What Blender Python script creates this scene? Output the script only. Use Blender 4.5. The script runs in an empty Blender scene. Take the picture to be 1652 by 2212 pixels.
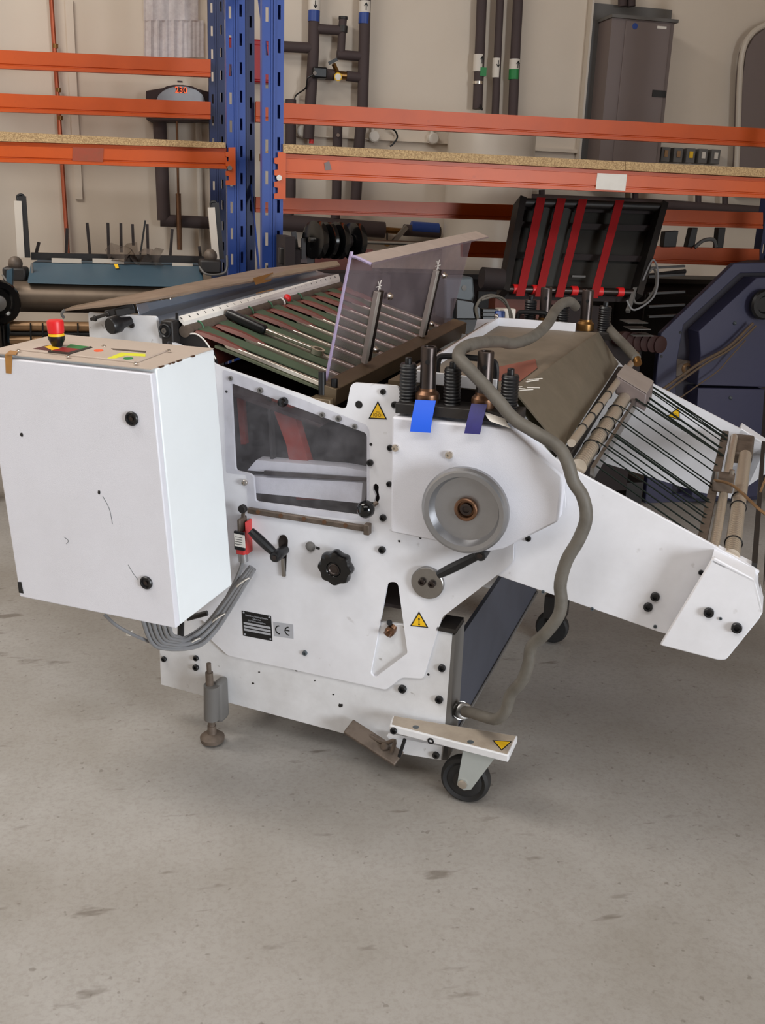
import bpy, bmesh, math, random
from mathutils import Vector, Matrix
random.seed(7)
C = bpy.context.scene.collection
SC = bpy.context.scene
# ------------------------------------------------------------------ camera
F, CX, CY = 2135.0, 826.0, 1106.0          # focal length and centre in pixels of the 1652x2212 frame
CAM_H = 1.55
def n3(v): return Vector(v).normalized()
def ray(u, v): return Vector(((u-CX)/F, (v-CY)/F, 1.0))
up_c = -n3(ray(565, 8150))                  # building vertical seen from the camera
rk_c = n3(ray(10000, 789.4)); rk_c = n3(rk_c - up_c*rk_c.dot(up_c))   # along the back wall
rd_c = up_c.cross(rk_c)                     # away from the camera
RW = Matrix((rk_c, rd_c, up_c))             # camera axes -> world axes
CAM_P = Vector((0, 0, CAM_H))
cam_d = bpy.data.cameras.new('camera'); cam = bpy.data.objects.new('camera', cam_d); C.objects.link(cam)
cam_d.sensor_fit = 'VERTICAL'; cam_d.sensor_height = 36.0; cam_d.sensor_width = 27.0
cam_d.lens = F/2212*36.0; cam_d.clip_start = .05; cam_d.clip_end = 100
m4 = Matrix((RW @ Vector((1,0,0)), RW @ Vector((0,-1,0)), RW @ Vector((0,0,-1)))).transposed().to_4x4()
m4.translation = CAM_P; cam.matrix_world = m4
SC.camera = cam
# ------------------------------------------------------------------ light and exposure
SC.view_settings.view_transform = 'Standard'; SC.view_settings.look = 'None'
SC.view_settings.gamma = 1; SC.view_settings.use_curve_mapping = False
SC.view_settings.exposure = 0.0
wd = bpy.data.worlds.new('daylight'); SC.world = wd; wd.use_nodes = True
bg = wd.node_tree.nodes['Background']; bg.inputs[0].default_value = (.86, .92, 1, 1); bg.inputs[1].default_value = .03
def area(name, loc, target, sx, sy, power, col):
    d = bpy.data.lights.new(name, 'AREA'); d.shape = 'RECTANGLE'; d.size = sx; d.size_y = sy
    d.energy = power; d.color = col
    o = bpy.data.objects.new(name, d); C.objects.link(o); o.location = loc
    o.rotation_euler = (Vector(target)-Vector(loc)).to_track_quat('-Z', 'Y').to_euler()
    return o
area('door_daylight', (6.7, -6.2, 1.9), (.5, 3.2, 1.0), 5.0, 3.4, 1480, (.90, .95, 1))
area('rooflight', (-.8, -1.8, 5.5), (-.6, -1.0, 0), 6.0, 2.0, 235, (1, .98, .95))
area('rooflight_rear', (-2.7, 3.2, 5.5), (-2.2, 3.6, 0), 3.6, 1.8, 215, (1, .95, .88))
# ------------------------------------------------------------------ frames of reference
vx = -n3(ray(-5190, 227)); vy = n3(ray(1697, 345)); vy = n3(vy - vx*vy.dot(vx)); vz = vx.cross(vy)
rc = ray(1007, 1728); P0 = rc * (-CAM_H/rc.dot(up_c))
O_c = P0 + vy*.03
RM = Matrix((vx, vy, vz))
MM = Matrix((RW@vx, RW@vy, RW@vz)).transposed().to_4x4(); MM.translation = RW@O_c + CAM_P
def m(u, v, y=0.0):                         # machine point on the plane y = const
    r = RM@ray(u, v); o = -(RM@O_c); t = (y-o[1])/r[1]; return o + r*t
def mz(u, v, z):
    r = RM@ray(u, v); o = -(RM@O_c); t = (z-o[2])/r[2]; return o + r*t
def mp(u, v, p0, nrm):                      # machine point on any plane
    r = RM@ray(u, v); o = -(RM@O_c); t = (p0-o).dot(nrm)/r.dot(nrm); return o + r*t
def w(u, v, Y):                             # world point on the plane y = Y
    r = RW@ray(u, v); return CAM_P + r*(Y/r[1])
def V(*a): return Vector(a)
# ------------------------------------------------------------------ materials
MATS = {}
def nt(name):
    mt = bpy.data.materials.new(name); mt.use_nodes = True
    return mt, mt.node_tree, mt.node_tree.nodes['Principled BSDF']
def lin(c):
    return tuple((x/12.92 if x <= .04045 else ((x+.055)/1.055)**2.4) for x in c)
def paint(name, col, rough=.5, dirt=.0, dcol=(.25,.2,.16), scale=6, metal=0, bump=0, bscale=200, spec=.5, spot=0):
    """plain coating with procedural grime; colours in sRGB"""
    mt, t, b = nt(name); N = t.nodes; L = t.links
    b.inputs['Roughness'].default_value = rough; b.inputs['Metallic'].default_value = metal
    b.inputs['Specular IOR Level'].default_value = spec
    c = (*lin(col), 1); d = (*lin(dcol), 1)
    tc = N.new('ShaderNodeTexCoord')
    src = None
    if dirt > 0:
        no = N.new('ShaderNodeTexNoise'); no.inputs['Scale'].default_value = scale; no.inputs['Detail'].default_value = 7; no.inputs['Roughness'].default_value = .65
        rp = N.new('ShaderNodeValToRGB'); rp.color_ramp.elements[0].position = .42; rp.color_ramp.elements[1].position = .8
        rp.color_ramp.elements[0].color = (0,0,0,1); rp.color_ramp.elements[1].color = (dirt,dirt,dirt,1)
        mx = N.new('ShaderNodeMix'); mx.data_type = 'RGBA'; mx.inputs['A'].default_value = c; mx.inputs['B'].default_value = d
        L.new(tc.outputs['Object'], no.inputs['Vector']); L.new(no.outputs['Fac'], rp.inputs['Fac']); L.new(rp.outputs['Color'], mx.inputs['Factor'])
        src = mx.outputs['Result']
        if spot > 0:
            n2 = N.new('ShaderNodeTexNoise'); n2.inputs['Scale'].default_value = scale*9; n2.inputs['Detail'].default_value = 3
            r2 = N.new('ShaderNodeValToRGB'); r2.color_ramp.elements[0].position = .70; r2.color_ramp.elements[1].position = .76
            r2.color_ramp.elements[1].color = (spot,spot,spot,1)
            m2 = N.new('ShaderNodeMix'); m2.data_type = 'RGBA'; m2.inputs['B'].default_value = d
            L.new(tc.outputs['Object'], n2.inputs['Vector']); L.new(n2.outputs['Fac'], r2.inputs['Fac']); L.new(r2.outputs['Color'], m2.inputs['Factor'])
            L.new(src, m2.inputs['A']); src = m2.outputs['Result']
        L.new(src, b.inputs['Base Color'])
    else:
        b.inputs['Base Color'].default_value = c
    if bump:
        nb = N.new('ShaderNodeTexNoise'); nb.inputs['Scale'].default_value = bscale
        bp = N.new('ShaderNodeBump'); bp.inputs['Strength'].default_value = bump; bp.inputs['Distance'].default_value = .002
        L.new(tc.outputs['Object'], nb.inputs['Vector']); L.new(nb.outputs['Fac'], bp.inputs['Height']); L.new(bp.outputs['Normal'], b.inputs['Normal'])
    MATS[name] = mt; return mt
def clear(name, tint, haze, hcol, rough=.25, scale=9, spec=.5):
    """see-through plastic: a clear part mixed with haze: dust, scratches, glare on sleeves"""
    mt, t, b = nt(name); N = t.nodes; L = t.links
    b.inputs['Base Color'].default_value = (*lin(hcol), 1); b.inputs['Roughness'].default_value = rough
    tr = N.new('ShaderNodeBsdfTransparent'); tr.inputs[0].default_value = (*lin(tint), 1)
    mx = N.new('ShaderNodeMixShader'); no = N.new('ShaderNodeTexNoise'); no.inputs['Scale'].default_value = scale; no.inputs['Detail'].default_value = 8
    no.inputs['Roughness'].default_value = .7
    mr = N.new('ShaderNodeMapRange'); mr.inputs['From Min'].default_value = .3; mr.inputs['From Max'].default_value = .75
    mr.inputs['To Min'].default_value = haze[0]; mr.inputs['To Max'].default_value = haze[1]
    tc = N.new('ShaderNodeTexCoord')
    L.new(tc.outputs['Object'], no.inputs['Vector']); L.new(no.outputs['Fac'], mr.inputs['Value']); L.new(mr.outputs['Result'], mx.inputs['Fac'])
    L.new(tr.outputs[0], mx.inputs[1]); L.new(b.outputs[0], mx.inputs[2]); L.new(mx.outputs[0], N['Material Output'].inputs['Surface'])
    MATS[name] = mt; return mt
WHITE = paint('white_enamel', (.90,.90,.92), .38, .22, (.50,.46,.42), 3.5, spot=.25)
WHITE2 = paint('white_enamel_grimy', (.88,.88,.89), .42, .32, (.46,.42,.38), 5, spot=.5)
PEBBLE = paint('pebbled_grey_white', (.86,.86,.89), .45, .12, (.6,.57,.55), 4, bump=.25, bscale=500)
BOXW = paint('box_white', (.90,.92,.93), .35, .08, (.7,.68,.65), 5)
SATIN = paint('satin_chrome', (.86,.81,.74), .3, metal=.75)
FLANGE = paint('steel_bright_face', (.66,.63,.60), .35, .2, (.45,.42,.38), 12, metal=.3)  # paler than the strut steel, so its bright face is in the colour
BOXTOP_SHADE = paint('box_top_shade', (.76,.70,.65), .5, .25, (.6,.54,.48), 5)  # dimmer, warmer copy of the box white: shading of the top in the colour
BLACK = paint('black_plastic', (.07,.07,.08), .38)
BLACKG = paint('black_gloss', (.04,.04,.045), .15)
RUBBER = paint('black_rubber', (.09,.09,.095), .7, .3, (.25,.23,.21), 12)
GREYR = paint('grey_rubber_hose', (.39,.37,.34), .6, .8, (.24,.22,.19), 14, bump=.3, bscale=60)
OLIVER = paint('olive_hose', (.36,.34,.27), .6, .6, (.24,.22,.18), 9, bump=.3, bscale=60)
CABLE = paint('grey_cable', (.50,.50,.51), .45, .2, (.35,.33,.3), 20)
STEEL = paint('steel', (.62,.61,.60), .32, .3, (.35,.31,.27), 12, metal=1)
SHEET = paint('zinc_sheet', (.70,.74,.80), .34, .2, (.5,.5,.5), 7, metal=.85)
CHROME = paint('chrome', (.86,.83,.79), .26, .1, (.6,.5,.4), 15, metal=1)
ALU = paint('cast_aluminium', (.63,.63,.64), .34, .2, (.42,.41,.40), 10, metal=.85, bump=.08)
ZINC = paint('zinc_plated', (.72,.74,.73), .4, .15, (.5,.5,.48), 10, metal=.35)
WORN = paint('worn_white', (.66,.61,.55), .6, .6, (.50,.45,.40), 14)
DSTEEL = paint('dark_steel', (.30,.27,.26), .35, .4, (.16,.13,.12), 14, metal=.9)
BROWNBAR = paint('bronzed_bar', (.42,.36,.28), .45, .4, (.27,.22,.16), 10, metal=.35)
BRASS = paint('brass', (.58,.43,.25), .38, .4, (.34,.23,.13), 14, metal=.9)
COPPERBR = paint('brown_bronze', (.46,.34,.26), .38, .4, (.25,.18,.14), 14, metal=.85)
DARKMET = paint('blackened_metal', (.12,.11,.11), .5, .4, (.22,.19,.16), 10)
GRIME = paint('grimy_brown_metal', (.42,.37,.33), .55, .8, (.20,.17,.14), 22, metal=.3)
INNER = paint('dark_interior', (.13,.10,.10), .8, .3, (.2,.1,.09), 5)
TRAY = paint('dusty_tray', (.50,.45,.39), .6, .7, (.33,.30,.25), 6)
REDBR = paint('redbrown_rubber', (.40,.19,.15), .5, .5, (.22,.13,.11), 9)
GREENB = paint('green_belt', (.26,.32,.24), .65, .6, (.20,.23,.17), 10)
OLIVE = paint('olive_table', (.32,.34,.26), .6, .6, (.18,.18,.14), 9)
REDST = paint('red_strap', (.58,.20,.14), .6, .4, (.36,.12,.1), 6)
ORANGE = paint('orange_enamel', (.79,.32,.03), .42, .4, (.60,.22,.05), 3, spot=.25)
BLUE = paint('blue_enamel', (.16,.28,.58), .38, .25, (.10,.16,.34), 3, spot=.15)
NAVY = paint('navy_enamel', (.13,.18,.36), .4, .25, (.08,.1,.2), 3)
WALL = paint('wall_plaster', (.85,.80,.74), .85, .25, (.76,.69,.61), 1.2, bump=.15, bscale=60)
CEIL = paint('ceiling_paint', (.50,.43,.37), .9)
DARKPIPE = paint('pipe_insulation', (.28,.23,.23), .75, .3, (.20,.16,.16), 8)
COPPER = paint('copper_pipe', (.70,.37,.26), .38, .4, (.45,.24,.18), 10, metal=.7)
GREYCAB = paint('grey_cabinet', (.46,.41,.40), .5, .15, (.38,.33,.31), 2)
GREYBACK = paint('grey_backboard', (.40,.39,.38), .6, .2, (.32,.3,.29), 3)
TANKW = paint('tank_white', (.80,.76,.71), .35, .1, (.7,.65,.6), 2)
WHITEP = paint('white_plastic', (.85,.82,.78), .5)
PAPER = paint('label_paper', (.90,.88,.85), .7, .2, (.7,.66,.6), 20)
YELLOW = paint('warning_yellow', (.93,.74,.10), .5)
INK = paint('black_ink', (.03,.03,.035), .6)
SILVERL = paint('silver_label', (.72,.73,.76), .35, metal=.3)
REDP = paint('red_plastic', (.85,.13,.14), .4)
REDSW = paint('red_switch', (.78,.20,.20), .45, .5, (.55,.35,.32), 18)
GREENL = paint('green_mark', (.12,.50,.25), .5)
LIME = paint('lime_marker', (.88,.88,.20), .6)
BLUEPAP = paint('blue_paper', (.10,.36,.88), .45)
NAVYPAP = paint('navy_paper', (.16,.15,.42), .5, .5, (.10,.08,.26), 60)
TAPE = paint('brown_tape', (.66,.47,.24), .4, .3, (.5,.36,.2), 20)
TEAL = paint('teal_enamel', (.24,.34,.40), .45, .35, (.14,.22,.27), 3)
DUSTMET = paint('dusty_metal', (.50,.44,.38), .42, .6, (.30,.24,.19), 6, metal=.6)
PURPLE = paint('indigo_enamel', (.22,.22,.32), .45, .25, (.17,.17,.25), 4, bump=.1)
PURPLED = paint('indigo_dark', (.17,.15,.20), .55, .2, (.12,.1,.13), 4)
GREYM = paint('grey_motor', (.30,.33,.35), .5, .3, (.2,.2,.2), 8)
BELTRED = paint('red_belt', (.60,.08,.10), .55, .2, (.4,.05,.07), 8)
GREENC = paint('dark_cord', (.07,.10,.08), .75, spec=.2)
TAN = paint('tan_roller', (.60,.47,.34), .35, .4, (.4,.3,.2), 20, metal=.5)
PLEXI = clear('plexiglass', (.97,.95,.97), (.14,.40), (.60,.55,.56), .3, 7)
PLEXIE = paint('plexiglass_edge', (.62,.56,.68), .3)
PANE = clear('window_pane', (.985,.985,.99), (.03,.16), (.66,.65,.67), .15, 14)
DUSTY = clear('dusty_cover', (.85,.82,.76), (.62,.85), (.46,.42,.36), .45, 6)
LIDPL = clear('dusty_lid', (.8,.72,.62), (.62,.9), (.60,.52,.45), .4, 8)
FOIL = clear('plastic_sleeve', (.98,.97,.97), (.30,.65), (.90,.88,.89), .06, 9)  # pale haze patches stand in for white reflections on the plastic
LED = bpy.data.materials.new('led_red'); LED.use_nodes = True
_b = LED.node_tree.nodes['Principled BSDF']; _b.inputs['Emission Color'].default_value = (1,.12,.03,1); _b.inputs['Emission Strength'].default_value = 1.2; _b.inputs['Base Color'].default_value = (.4,.05,.02,1)
def chip():
    mt, t, b = nt('chipboard'); N = t.nodes; L = t.links
    tc = N.new('ShaderNodeTexCoord'); vo = N.new('ShaderNodeTexVoronoi'); vo.inputs['Scale'].default_value = 230
    rp = N.new('ShaderNodeValToRGB'); e = rp.color_ramp.elements
    e[0].position = .1; e[0].color = (*lin((.58,.46,.32)),1); e[1].position = .9; e[1].color = (*lin((.80,.68,.50)),1)
    L.new(tc.outputs['Object'], vo.inputs['Vector']); L.new(vo.outputs['Color'], rp.inputs['Fac']); L.new(rp.outputs['Color'], b.inputs['Base Color'])
    b.inputs['Roughness'].default_value = .8; return mt
CHIP = chip()
def concrete():
    mt, t, b = nt('concrete_floor'); N = t.nodes; L = t.links
    tc = N.new('ShaderNodeTexCoord')
    def noise(s, d, r=.6):
        q = N.new('ShaderNodeTexNoise'); q.inputs['Scale'].default_value = s; q.inputs['Detail'].default_value = d; q.inputs['Roughness'].default_value = r
        L.new(tc.outputs['Object'], q.inputs['Vector']); return q
    def ramp(src, p0, c0, p1, c1):
        r = N.new('ShaderNodeValToRGB'); e = r.color_ramp.elements; e[0].position = p0; e[0].color = c0; e[1].position = p1; e[1].color = c1
        L.new(src.outputs['Fac'], r.inputs['Fac']); return r
    def mix(fac, a, bcol):
        x = N.new('ShaderNodeMix'); x.data_type = 'RGBA'; L.new(fac.outputs['Color'], x.inputs['Factor']); L.new(a, x.inputs['A']); x.inputs['B'].default_value = (*lin(bcol),1); return x.outputs['Result']
    base = ramp(noise(1.1, 8, .62), .3, (*lin((.57,.55,.52)),1), .72, (*lin((.71,.70,.69)),1))
    fine = ramp(noise(90, 4), .45, (0,0,0,1), .8, (.35,.35,.35,1))
    c = mix(fine, base.outputs['Color'], (.45,.41,.37))
    mp_ = N.new('ShaderNodeMapping'); mp_.inputs['Scale'].default_value = (5, 16, 5); mp_.inputs['Rotation'].default_value = (0,0,.45); L.new(tc.outputs['Object'], mp_.inputs['Vector'])
    q = N.new('ShaderNodeTexNoise'); q.inputs['Scale'].default_value = 1.0; q.inputs['Detail'].default_value = 4; L.new(mp_.outputs[0], q.inputs['Vector'])
    c = mix(ramp(q, .66, (0,0,0,1), .73, (.6,.6,.6,1)), c, (.36,.32,.28))
    c = mix(ramp(noise(38, 2), .67, (0,0,0,1), .73, (.42,.42,.42,1)), c, (.33,.29,.25))
    c = mix(ramp(noise(.45, 3), .45, (0,0,0,1), .75, (.35,.35,.35,1)), c, (.53,.48,.42))
    L.new(c, b.inputs['Base Color']); b.inputs['Roughness'].default_value = .62
    bp = N.new('ShaderNodeBump'); bp.inputs['Strength'].default_value = .15; bp.inputs['Distance'].default_value = .003
    nb = noise(160, 3); L.new(nb.outputs['Fac'], bp.inputs['Height']); L.new(bp.outputs['Normal'], b.inputs['Normal'])
    return mt
CONC = concrete()
# ------------------------------------------------------------------ mesh helpers
class MB:
    def __init__(s): s.bm = bmesh.new()
    def box(s, a, b):
        a = Vector(a); b = Vector(b)
        lo = [min(a[i],b[i]) for i in range(3)]; hi = [max(a[i],b[i]) for i in range(3)]
        v = [s.bm.verts.new((x,y,z)) for x in (lo[0],hi[0]) for y in (lo[1],hi[1]) for z in (lo[2],hi[2])]
        for f in ((0,1,3,2),(4,6,7,5),(0,4,5,1),(2,3,7,6),(0,2,6,4),(1,5,7,3)): s.bm.faces.new([v[i] for i in f])
        return s
    def hexa(s, lo4, hi4):                  # any six-sided block from two quads
        a = [s.bm.verts.new(p) for p in lo4]; b = [s.bm.verts.new(p) for p in hi4]
        s.bm.faces.new(a[::-1]); s.bm.faces.new(b)
        for i in range(4): s.bm.faces.new((a[i], a[(i+1)%4], b[(i+1)%4], b[i]))
        return s
    def bar(s, p, q, wd, ht, upv=(0,0,1)):  # rectangular bar between two points
        p = Vector(p); q = Vector(q); d = (q-p).normalized(); u_ = Vector(upv); sd = d.cross(u_)
        if sd.length < 1e-4: sd = d.cross(Vector((1,0,0)))
        sd.normalize(); u_ = sd.cross(d)
        o = [(-1,-1),(1,-1),(1,1),(-1,1)]
        return s.hexa([p+sd*x*wd/2+u_*z*ht/2 for x,z in o], [q+sd*x*wd/2+u_*z*ht/2 for x,z in o])
    def slab(s, pts, off):                  # a flat polygon given thickness by the vector off
        off = Vector(off); a = [s.bm.verts.new(p) for p in pts]; b = [s.bm.verts.new(Vector(p)+off) for p in pts]
        s.bm.faces.new(a); s.bm.faces.new(b[::-1]); n = len(a)
        for i in range(n): s.bm.faces.new((a[(i+1)%n], a[i], b[i], b[(i+1)%n]))
        return s
    def plate(s, outer, holes, off):        # planar plate with holes
        off = Vector(off); loops = []; edges = []
        for lp in [outer]+list(holes):
            vs = [s.bm.verts.new(p) for p in lp]; loops.append(vs)
            edges += [s.bm.edges.new((vs[i], vs[(i+1)%len(vs)])) for i in range(len(vs))]
        g = bmesh.ops.triangle_fill(s.bm, use_beauty=True, use_dissolve=False, edges=edges)
        fs = [f for f in g['geom'] if isinstance(f, bmesh.types.BMFace)]
        mp2 = {}
        for f in fs:
            for v in f.verts:
                if v not in mp2: mp2[v] = s.bm.verts.new(v.co+off)
        for f in fs: s.bm.faces.new([mp2[v] for v in f.verts][::-1])
        for vs in loops:
            for i in range(len(vs)):
                a, b = vs[i], vs[(i+1)%len(vs)]
                if a in mp2 and b in mp2: s.bm.faces.new((a, b, mp2[b], mp2[a]))
        return s
    def rings(s, rr, closed=False, cap=True):
        R_ = [[s.bm.verts.new(p) for p in r] for r in rr]; n = len(R_[0])
        for i in range(len(R_)-(0 if closed else 1)):
            a = R_[i]; b = R_[(i+1)%len(R_)]
            for k in range(n): s.bm.faces.new((a[k], a[(k+1)%n], b[(k+1)%n], b[k]))
        if cap and not closed:
            s.bm.faces.new(R_[0][::-1]); s.bm.faces.new(R_[-1])
        return s
    def lathe(s, c, ax, prof, n=24):        # prof: (distance along ax, radius)
        c = Vector(c); ax = Vector(ax).normalized(); e = ax.orthogonal().normalized(); g = ax.cross(e)
        return s.rings([[c+ax*t+(e*math.cos(2*math.pi*k/n)+g*math.sin(2*math.pi*k/n))*max(r,1e-4) for k in range(n)] for t, r in prof])
    def cyl(s, p, q, r, r2=None, n=20):
        p = Vector(p); q = Vector(q); return s.lathe(p, q-p, [(0,r),((q-p).length, r if r2 is None else r2)], n)
    def tube(s, pts, r, n=10, smooth=6, closed=False):
        P = [Vector(p) for p in pts]
        if smooth and len(P) > 2:
            Q = []; N_ = len(P); rng = N_ if closed else N_-1
            for i in range(rng):
                if closed: a,b,c,d = P[i-1],P[i],P[(i+1)%N_],P[(i+2)%N_]
                else: a,b,c,d = P[max(i-1,0)],P[i],P[i+1],P[min(i+2,N_-1)]
                for k in range(smooth):
                    t = k/smooth
                    Q.append(.5*((2*b)+(c-a)*t+(2*a-5*b+4*c-d)*t*t+(3*b-a-3*c+d)*t**3))
            if not closed: Q.append(P[-1])
            P = Q
        rr = []; T0 = None; e = None
        for i, p in enumerate(P):
            if closed: T = (P[(i+1)%len(P)]-P[i-1]).normalized()
            else: T = (P[min(i+1,len(P)-1)]-P[max(i-1,0)]).normalized()
            if e is None: e = T.orthogonal().normalized()
            else:
                e = e - T*e.dot(T); e.normalize()
            g = T.cross(e); rad = r(i/(len(P)-1)) if callable(r) else r
            rr.append([p+(e*math.cos(2*math.pi*k/n)+g*math.sin(2*math.pi*k/n))*rad for k in range(n)])
        return s.rings(rr, closed=closed)
    def sphere(s, c, r, n=20):
        return s.lathe(Vector(c)-V(0,0,r), (0,0,1), [(r-r*math.cos(math.pi*i/12), r*math.sin(math.pi*i/12)) for i in range(13)], n)
    def make(s, name, mat, parent=None, bevel=0, mtx=None, angle=32):
        bm = s.bm; bmesh.ops.recalc_face_normals(bm, faces=bm.faces)
        vs = [v.co for v in bm.verts]
        c = Vector([(min(v[i] for v in vs)+max(v[i] for v in vs))/2 for i in range(3)])
        for v in bm.verts: v.co -= c
        me = bpy.data.meshes.new(name); bm.to_mesh(me); bm.free()
        me.materials.append(mat)
        for p in me.polygons: p.use_smooth = True
        me.set_sharp_from_angle(angle=math.radians(angle))
        o = bpy.data.objects.new(name, me); C.objects.link(o); o.location = c
        if parent is not None:
            o.parent = parent
            o.location = c - parent_off(parent)
        elif mtx is not None:
            o.matrix_world = mtx @ Matrix.Translation(c)
        if bevel:
            b = o.modifiers.new('bevel', 'BEVEL'); b.width = bevel; b.segments = 2; b.limit_method = 'ANGLE'; b.angle_limit = math.radians(40)
        return o
def parent_off(p):                          # origin of a parent, in the frame its geometry was written in
    o = V(0,0,0)
    while p is not None:
        if 'frame' in p: break              # an Empty that carries the frame itself
        o += p.location; p = p.parent
    return o
def tag(o, label, cat, group=None):
    o['label'] = label; o['category'] = cat
    if group: o['group'] = group
    return o
def empty(name, mtx, label, cat, group=None):
    o = bpy.data.objects.new(name, None); C.objects.link(o); o.matrix_world = mtx; o.empty_display_size = .1
    o['frame'] = 1
    return tag(o, label, cat, group)
class Thing:                                # an Empty at base point b (world axes); parts are written in world coordinates
    pass
def wthing(name, base, label, cat, group=None):
    o = bpy.data.objects.new(name, None); C.objects.link(o); o.location = base
    return tag(o, label, cat, group)
def struct(name, mb, mat, **k):
    o = mb.make(name, mat, **k); o['kind'] = 'structure'; return o
def text_mesh(txt, size, mat, name, parent, origin, ex, ey, depth=.0004, align='CENTER', bold=0):
    cu = bpy.data.curves.new('t', 'FONT'); cu.body = txt; cu.size = size; cu.align_x = align; cu.align_y = 'CENTER'; cu.extrude = depth; cu.offset = bold
    ob = bpy.data.objects.new('t', cu); C.objects.link(ob); bpy.context.view_layer.update()
    me = bpy.data.meshes.new_from_object(ob.evaluated_get(bpy.context.evaluated_depsgraph_get()))
    bpy.data.objects.remove(ob)
    ex = Vector(ex).normalized(); ey = Vector(ey); ey = (ey-ex*ey.dot(ex)).normalized(); ez = ex.cross(ey)
    M_ = Matrix((ex, ey, ez)).transposed().to_4x4(); M_.translation = Vector(origin)-parent_off(parent)
    me.transform(M_); me.materials.clear(); me.materials.append(mat)
    c = sum((v.co for v in me.vertices), V(0,0,0))/max(1,len(me.vertices))
    me.transform(Matrix.Translation(-c))
    o = bpy.data.objects.new(name, me); C.objects.link(o); o.parent = parent; o.location = c
    return o
X_, Y_, Z_ = V(1,0,0), V(0,1,0), V(0,0,1)
# ------------------------------------------------------------------ the building
YW = 7.1
struct('floor', MB().box((-6.5,-7,-.1), (6.5,YW,0)), CONC)
struct('wall_back', MB().box((-6.5,YW,0), (6.5,YW+.15,5.6)), WALL)
struct('wall_left', MB().box((-6.65,-7,0), (-6.5,YW,5.6)), WALL)
struct('shade_wall_right', MB().box((5.0,-3.4,0), (5.15,YW,5.6)), WALL)  # out of view; placed and cut to keep daylight off the right rear
struct('ceiling', MB().box((-6.5,-2.5,5.6), (6.5,YW,5.75)), CEIL)
struct('trim_1', MB().box(w(157,0,YW-.02), w(163,430,YW)), WALL)       # pale joint strip left of the sleeves
def ww(u, v, d=0.0): return w(u, v, YW-d)
# ---- racks
def upright(t, x0, x1, y, z0, z1, mat, face=True):
    wd_ = x1-x0; holes = []; z = z0+.09; k = 0
    while z < z1-.08:
        for cx_ in (.22, .78):
            zz = z + (0 if cx_ < .5 else .012); hx = x0+wd_*cx_
            holes.append([(hx-.006,y,zz),(hx+.006,y,zz),(hx+.006,y,zz+.055),(hx-.006,y,zz+.055)])
        z += .13
    mb = MB().plate([(x0,y,z0),(x1,y,z0),(x1,y,z1),(x0,y,z1)], holes, (0,.003,0))
    for f in (0, 1):
        xx = x0 if f == 0 else x1-.003
        mb.box((xx,y+.003,z0),(xx+.003,y+.075,z1))
        mb.box((xx+(.0 if f == 0 else -.017), y+.072, z0),(xx+(.02 if f == 0 else .003), y+.075, z1))
    for cx_ in (.44, .56):
        mb.box((x0+wd_*cx_-.004,y-.005,z0),(x0+wd_*cx_+.004,y+.001,z1))
    o = mb.make('upright', mat, t)
    MB().box((x0-.02,y-.02,z0),(x1+.02,y+.09,z0+.006)).make('base_plate', mat, t)
    return o
def beam(t, TL, BL, TR, BR, mat=None, step=False, dep=.05):
    TL,BL,TR,BR = map(Vector,(TL,BL,TR,BR))
    pr = [(0,0),(0,.16),(.006,.19),(.006,.24),(0,.27),(0,.8 if step else 1)] + ([(.018,.82),(.018,1)] if step else []) + [(dep,1),(dep,0)]
    r0 = [BL+(TL-BL)*f+V(0,y,0) for y,f in pr]; r1 = [BR+(TR-BR)*f+V(0,y,0) for y,f in pr]
    return MB().rings([r0,r1]).make('beam', mat or ORANGE, t)
def connector(t, x, y, z0, z1, wd_=.05):
    pts = []; n = 4; h = (z1-z0)/n
    for i in range(n):
        a = z0+i*h
        pts += [(x-wd_*.5,y,a),(x-wd_*.5,y,a+h*.45),(x-wd_*.2,y,a+h*.5),(x-wd_*.2,y,a+h*.95)]
    pts += [(x+wd_*.5,y,z1),(x+wd_*.5,y,z0)]
    o = MB().slab([Vector(p) for p in pts], (0,-.006,0)).make('beam_connector', ORANGE, t)
    MB().cyl((x-.005,y-.006,z0+(z1-z0)*.45),(x-.005,y-.014,z0+(z1-z0)*.45),.012,n=12).make('bolt', CHROME, o)
YRF, YRR, YLF, YLR = 4.57, 5.65, 5.36, 6.80
ZT = 3.05
def rack(name, uF, uR, YF, YR, label, fmat, rmat):
    xf0, xf1 = w(uF[0],300,YF).x, w(uF[1],300,YF).x
    xr0, xr1 = w(uR[0],300,YR).x, w(uR[1],300,YR).x
    t = wthing(name, (xf0, YF, 0), label, 'rack')
    upright(t, xf0, xf1, YF, 0, ZT, fmat); upright(t, xr0, xr1, YR, 0, ZT, rmat)
    return t, xf0, xf1, xr0, xr1
rr, a0, a1, b0, b1 = rack('pallet_rack', (566,612), (513,550), YRF, YRR, 'blue and orange pallet rack on the right, standing nearer, behind the white machine', BLUE, NAVY)
zb = w(566,130,YRF).z
for z_, nm in ((zb,'brace'),(zb-1.25,'brace')):
    MB().bar((b1-.02,YRR,z_+.75),(a0+.03,YRF+.07,z_),.006,.05).make(nm, BLUE, rr)
beam(rr, w(553,219,YRR-.06), w(553,263,YRR-.06), w(1700,280,YRR-.06), w(1700,320,YRR-.06))
beam(rr, w(553,425,YRR-.06), w(553,459,YRR-.06), w(1648,459,YRR-.06), w(1648,494,YRR-.06))
beam(rr, w(1000,520,YRR-.06), w(1000,555,YRR-.06), w(1640,538,YRR-.06), w(1640,576,YRR-.06))
beam(rr, w(606,331,YRF-.01), w(606,384,YRF-.01), w(1905,397.5,YRF-.01), w(1905,438.6,YRF-.01), step=True)
q0, q1 = w(604,328,YRF), w(604,430,YRF); connector(rr, q0.x, YRF-.012, q1.z, q0.z)
x_e = w(1648,500,YRR).x
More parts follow.
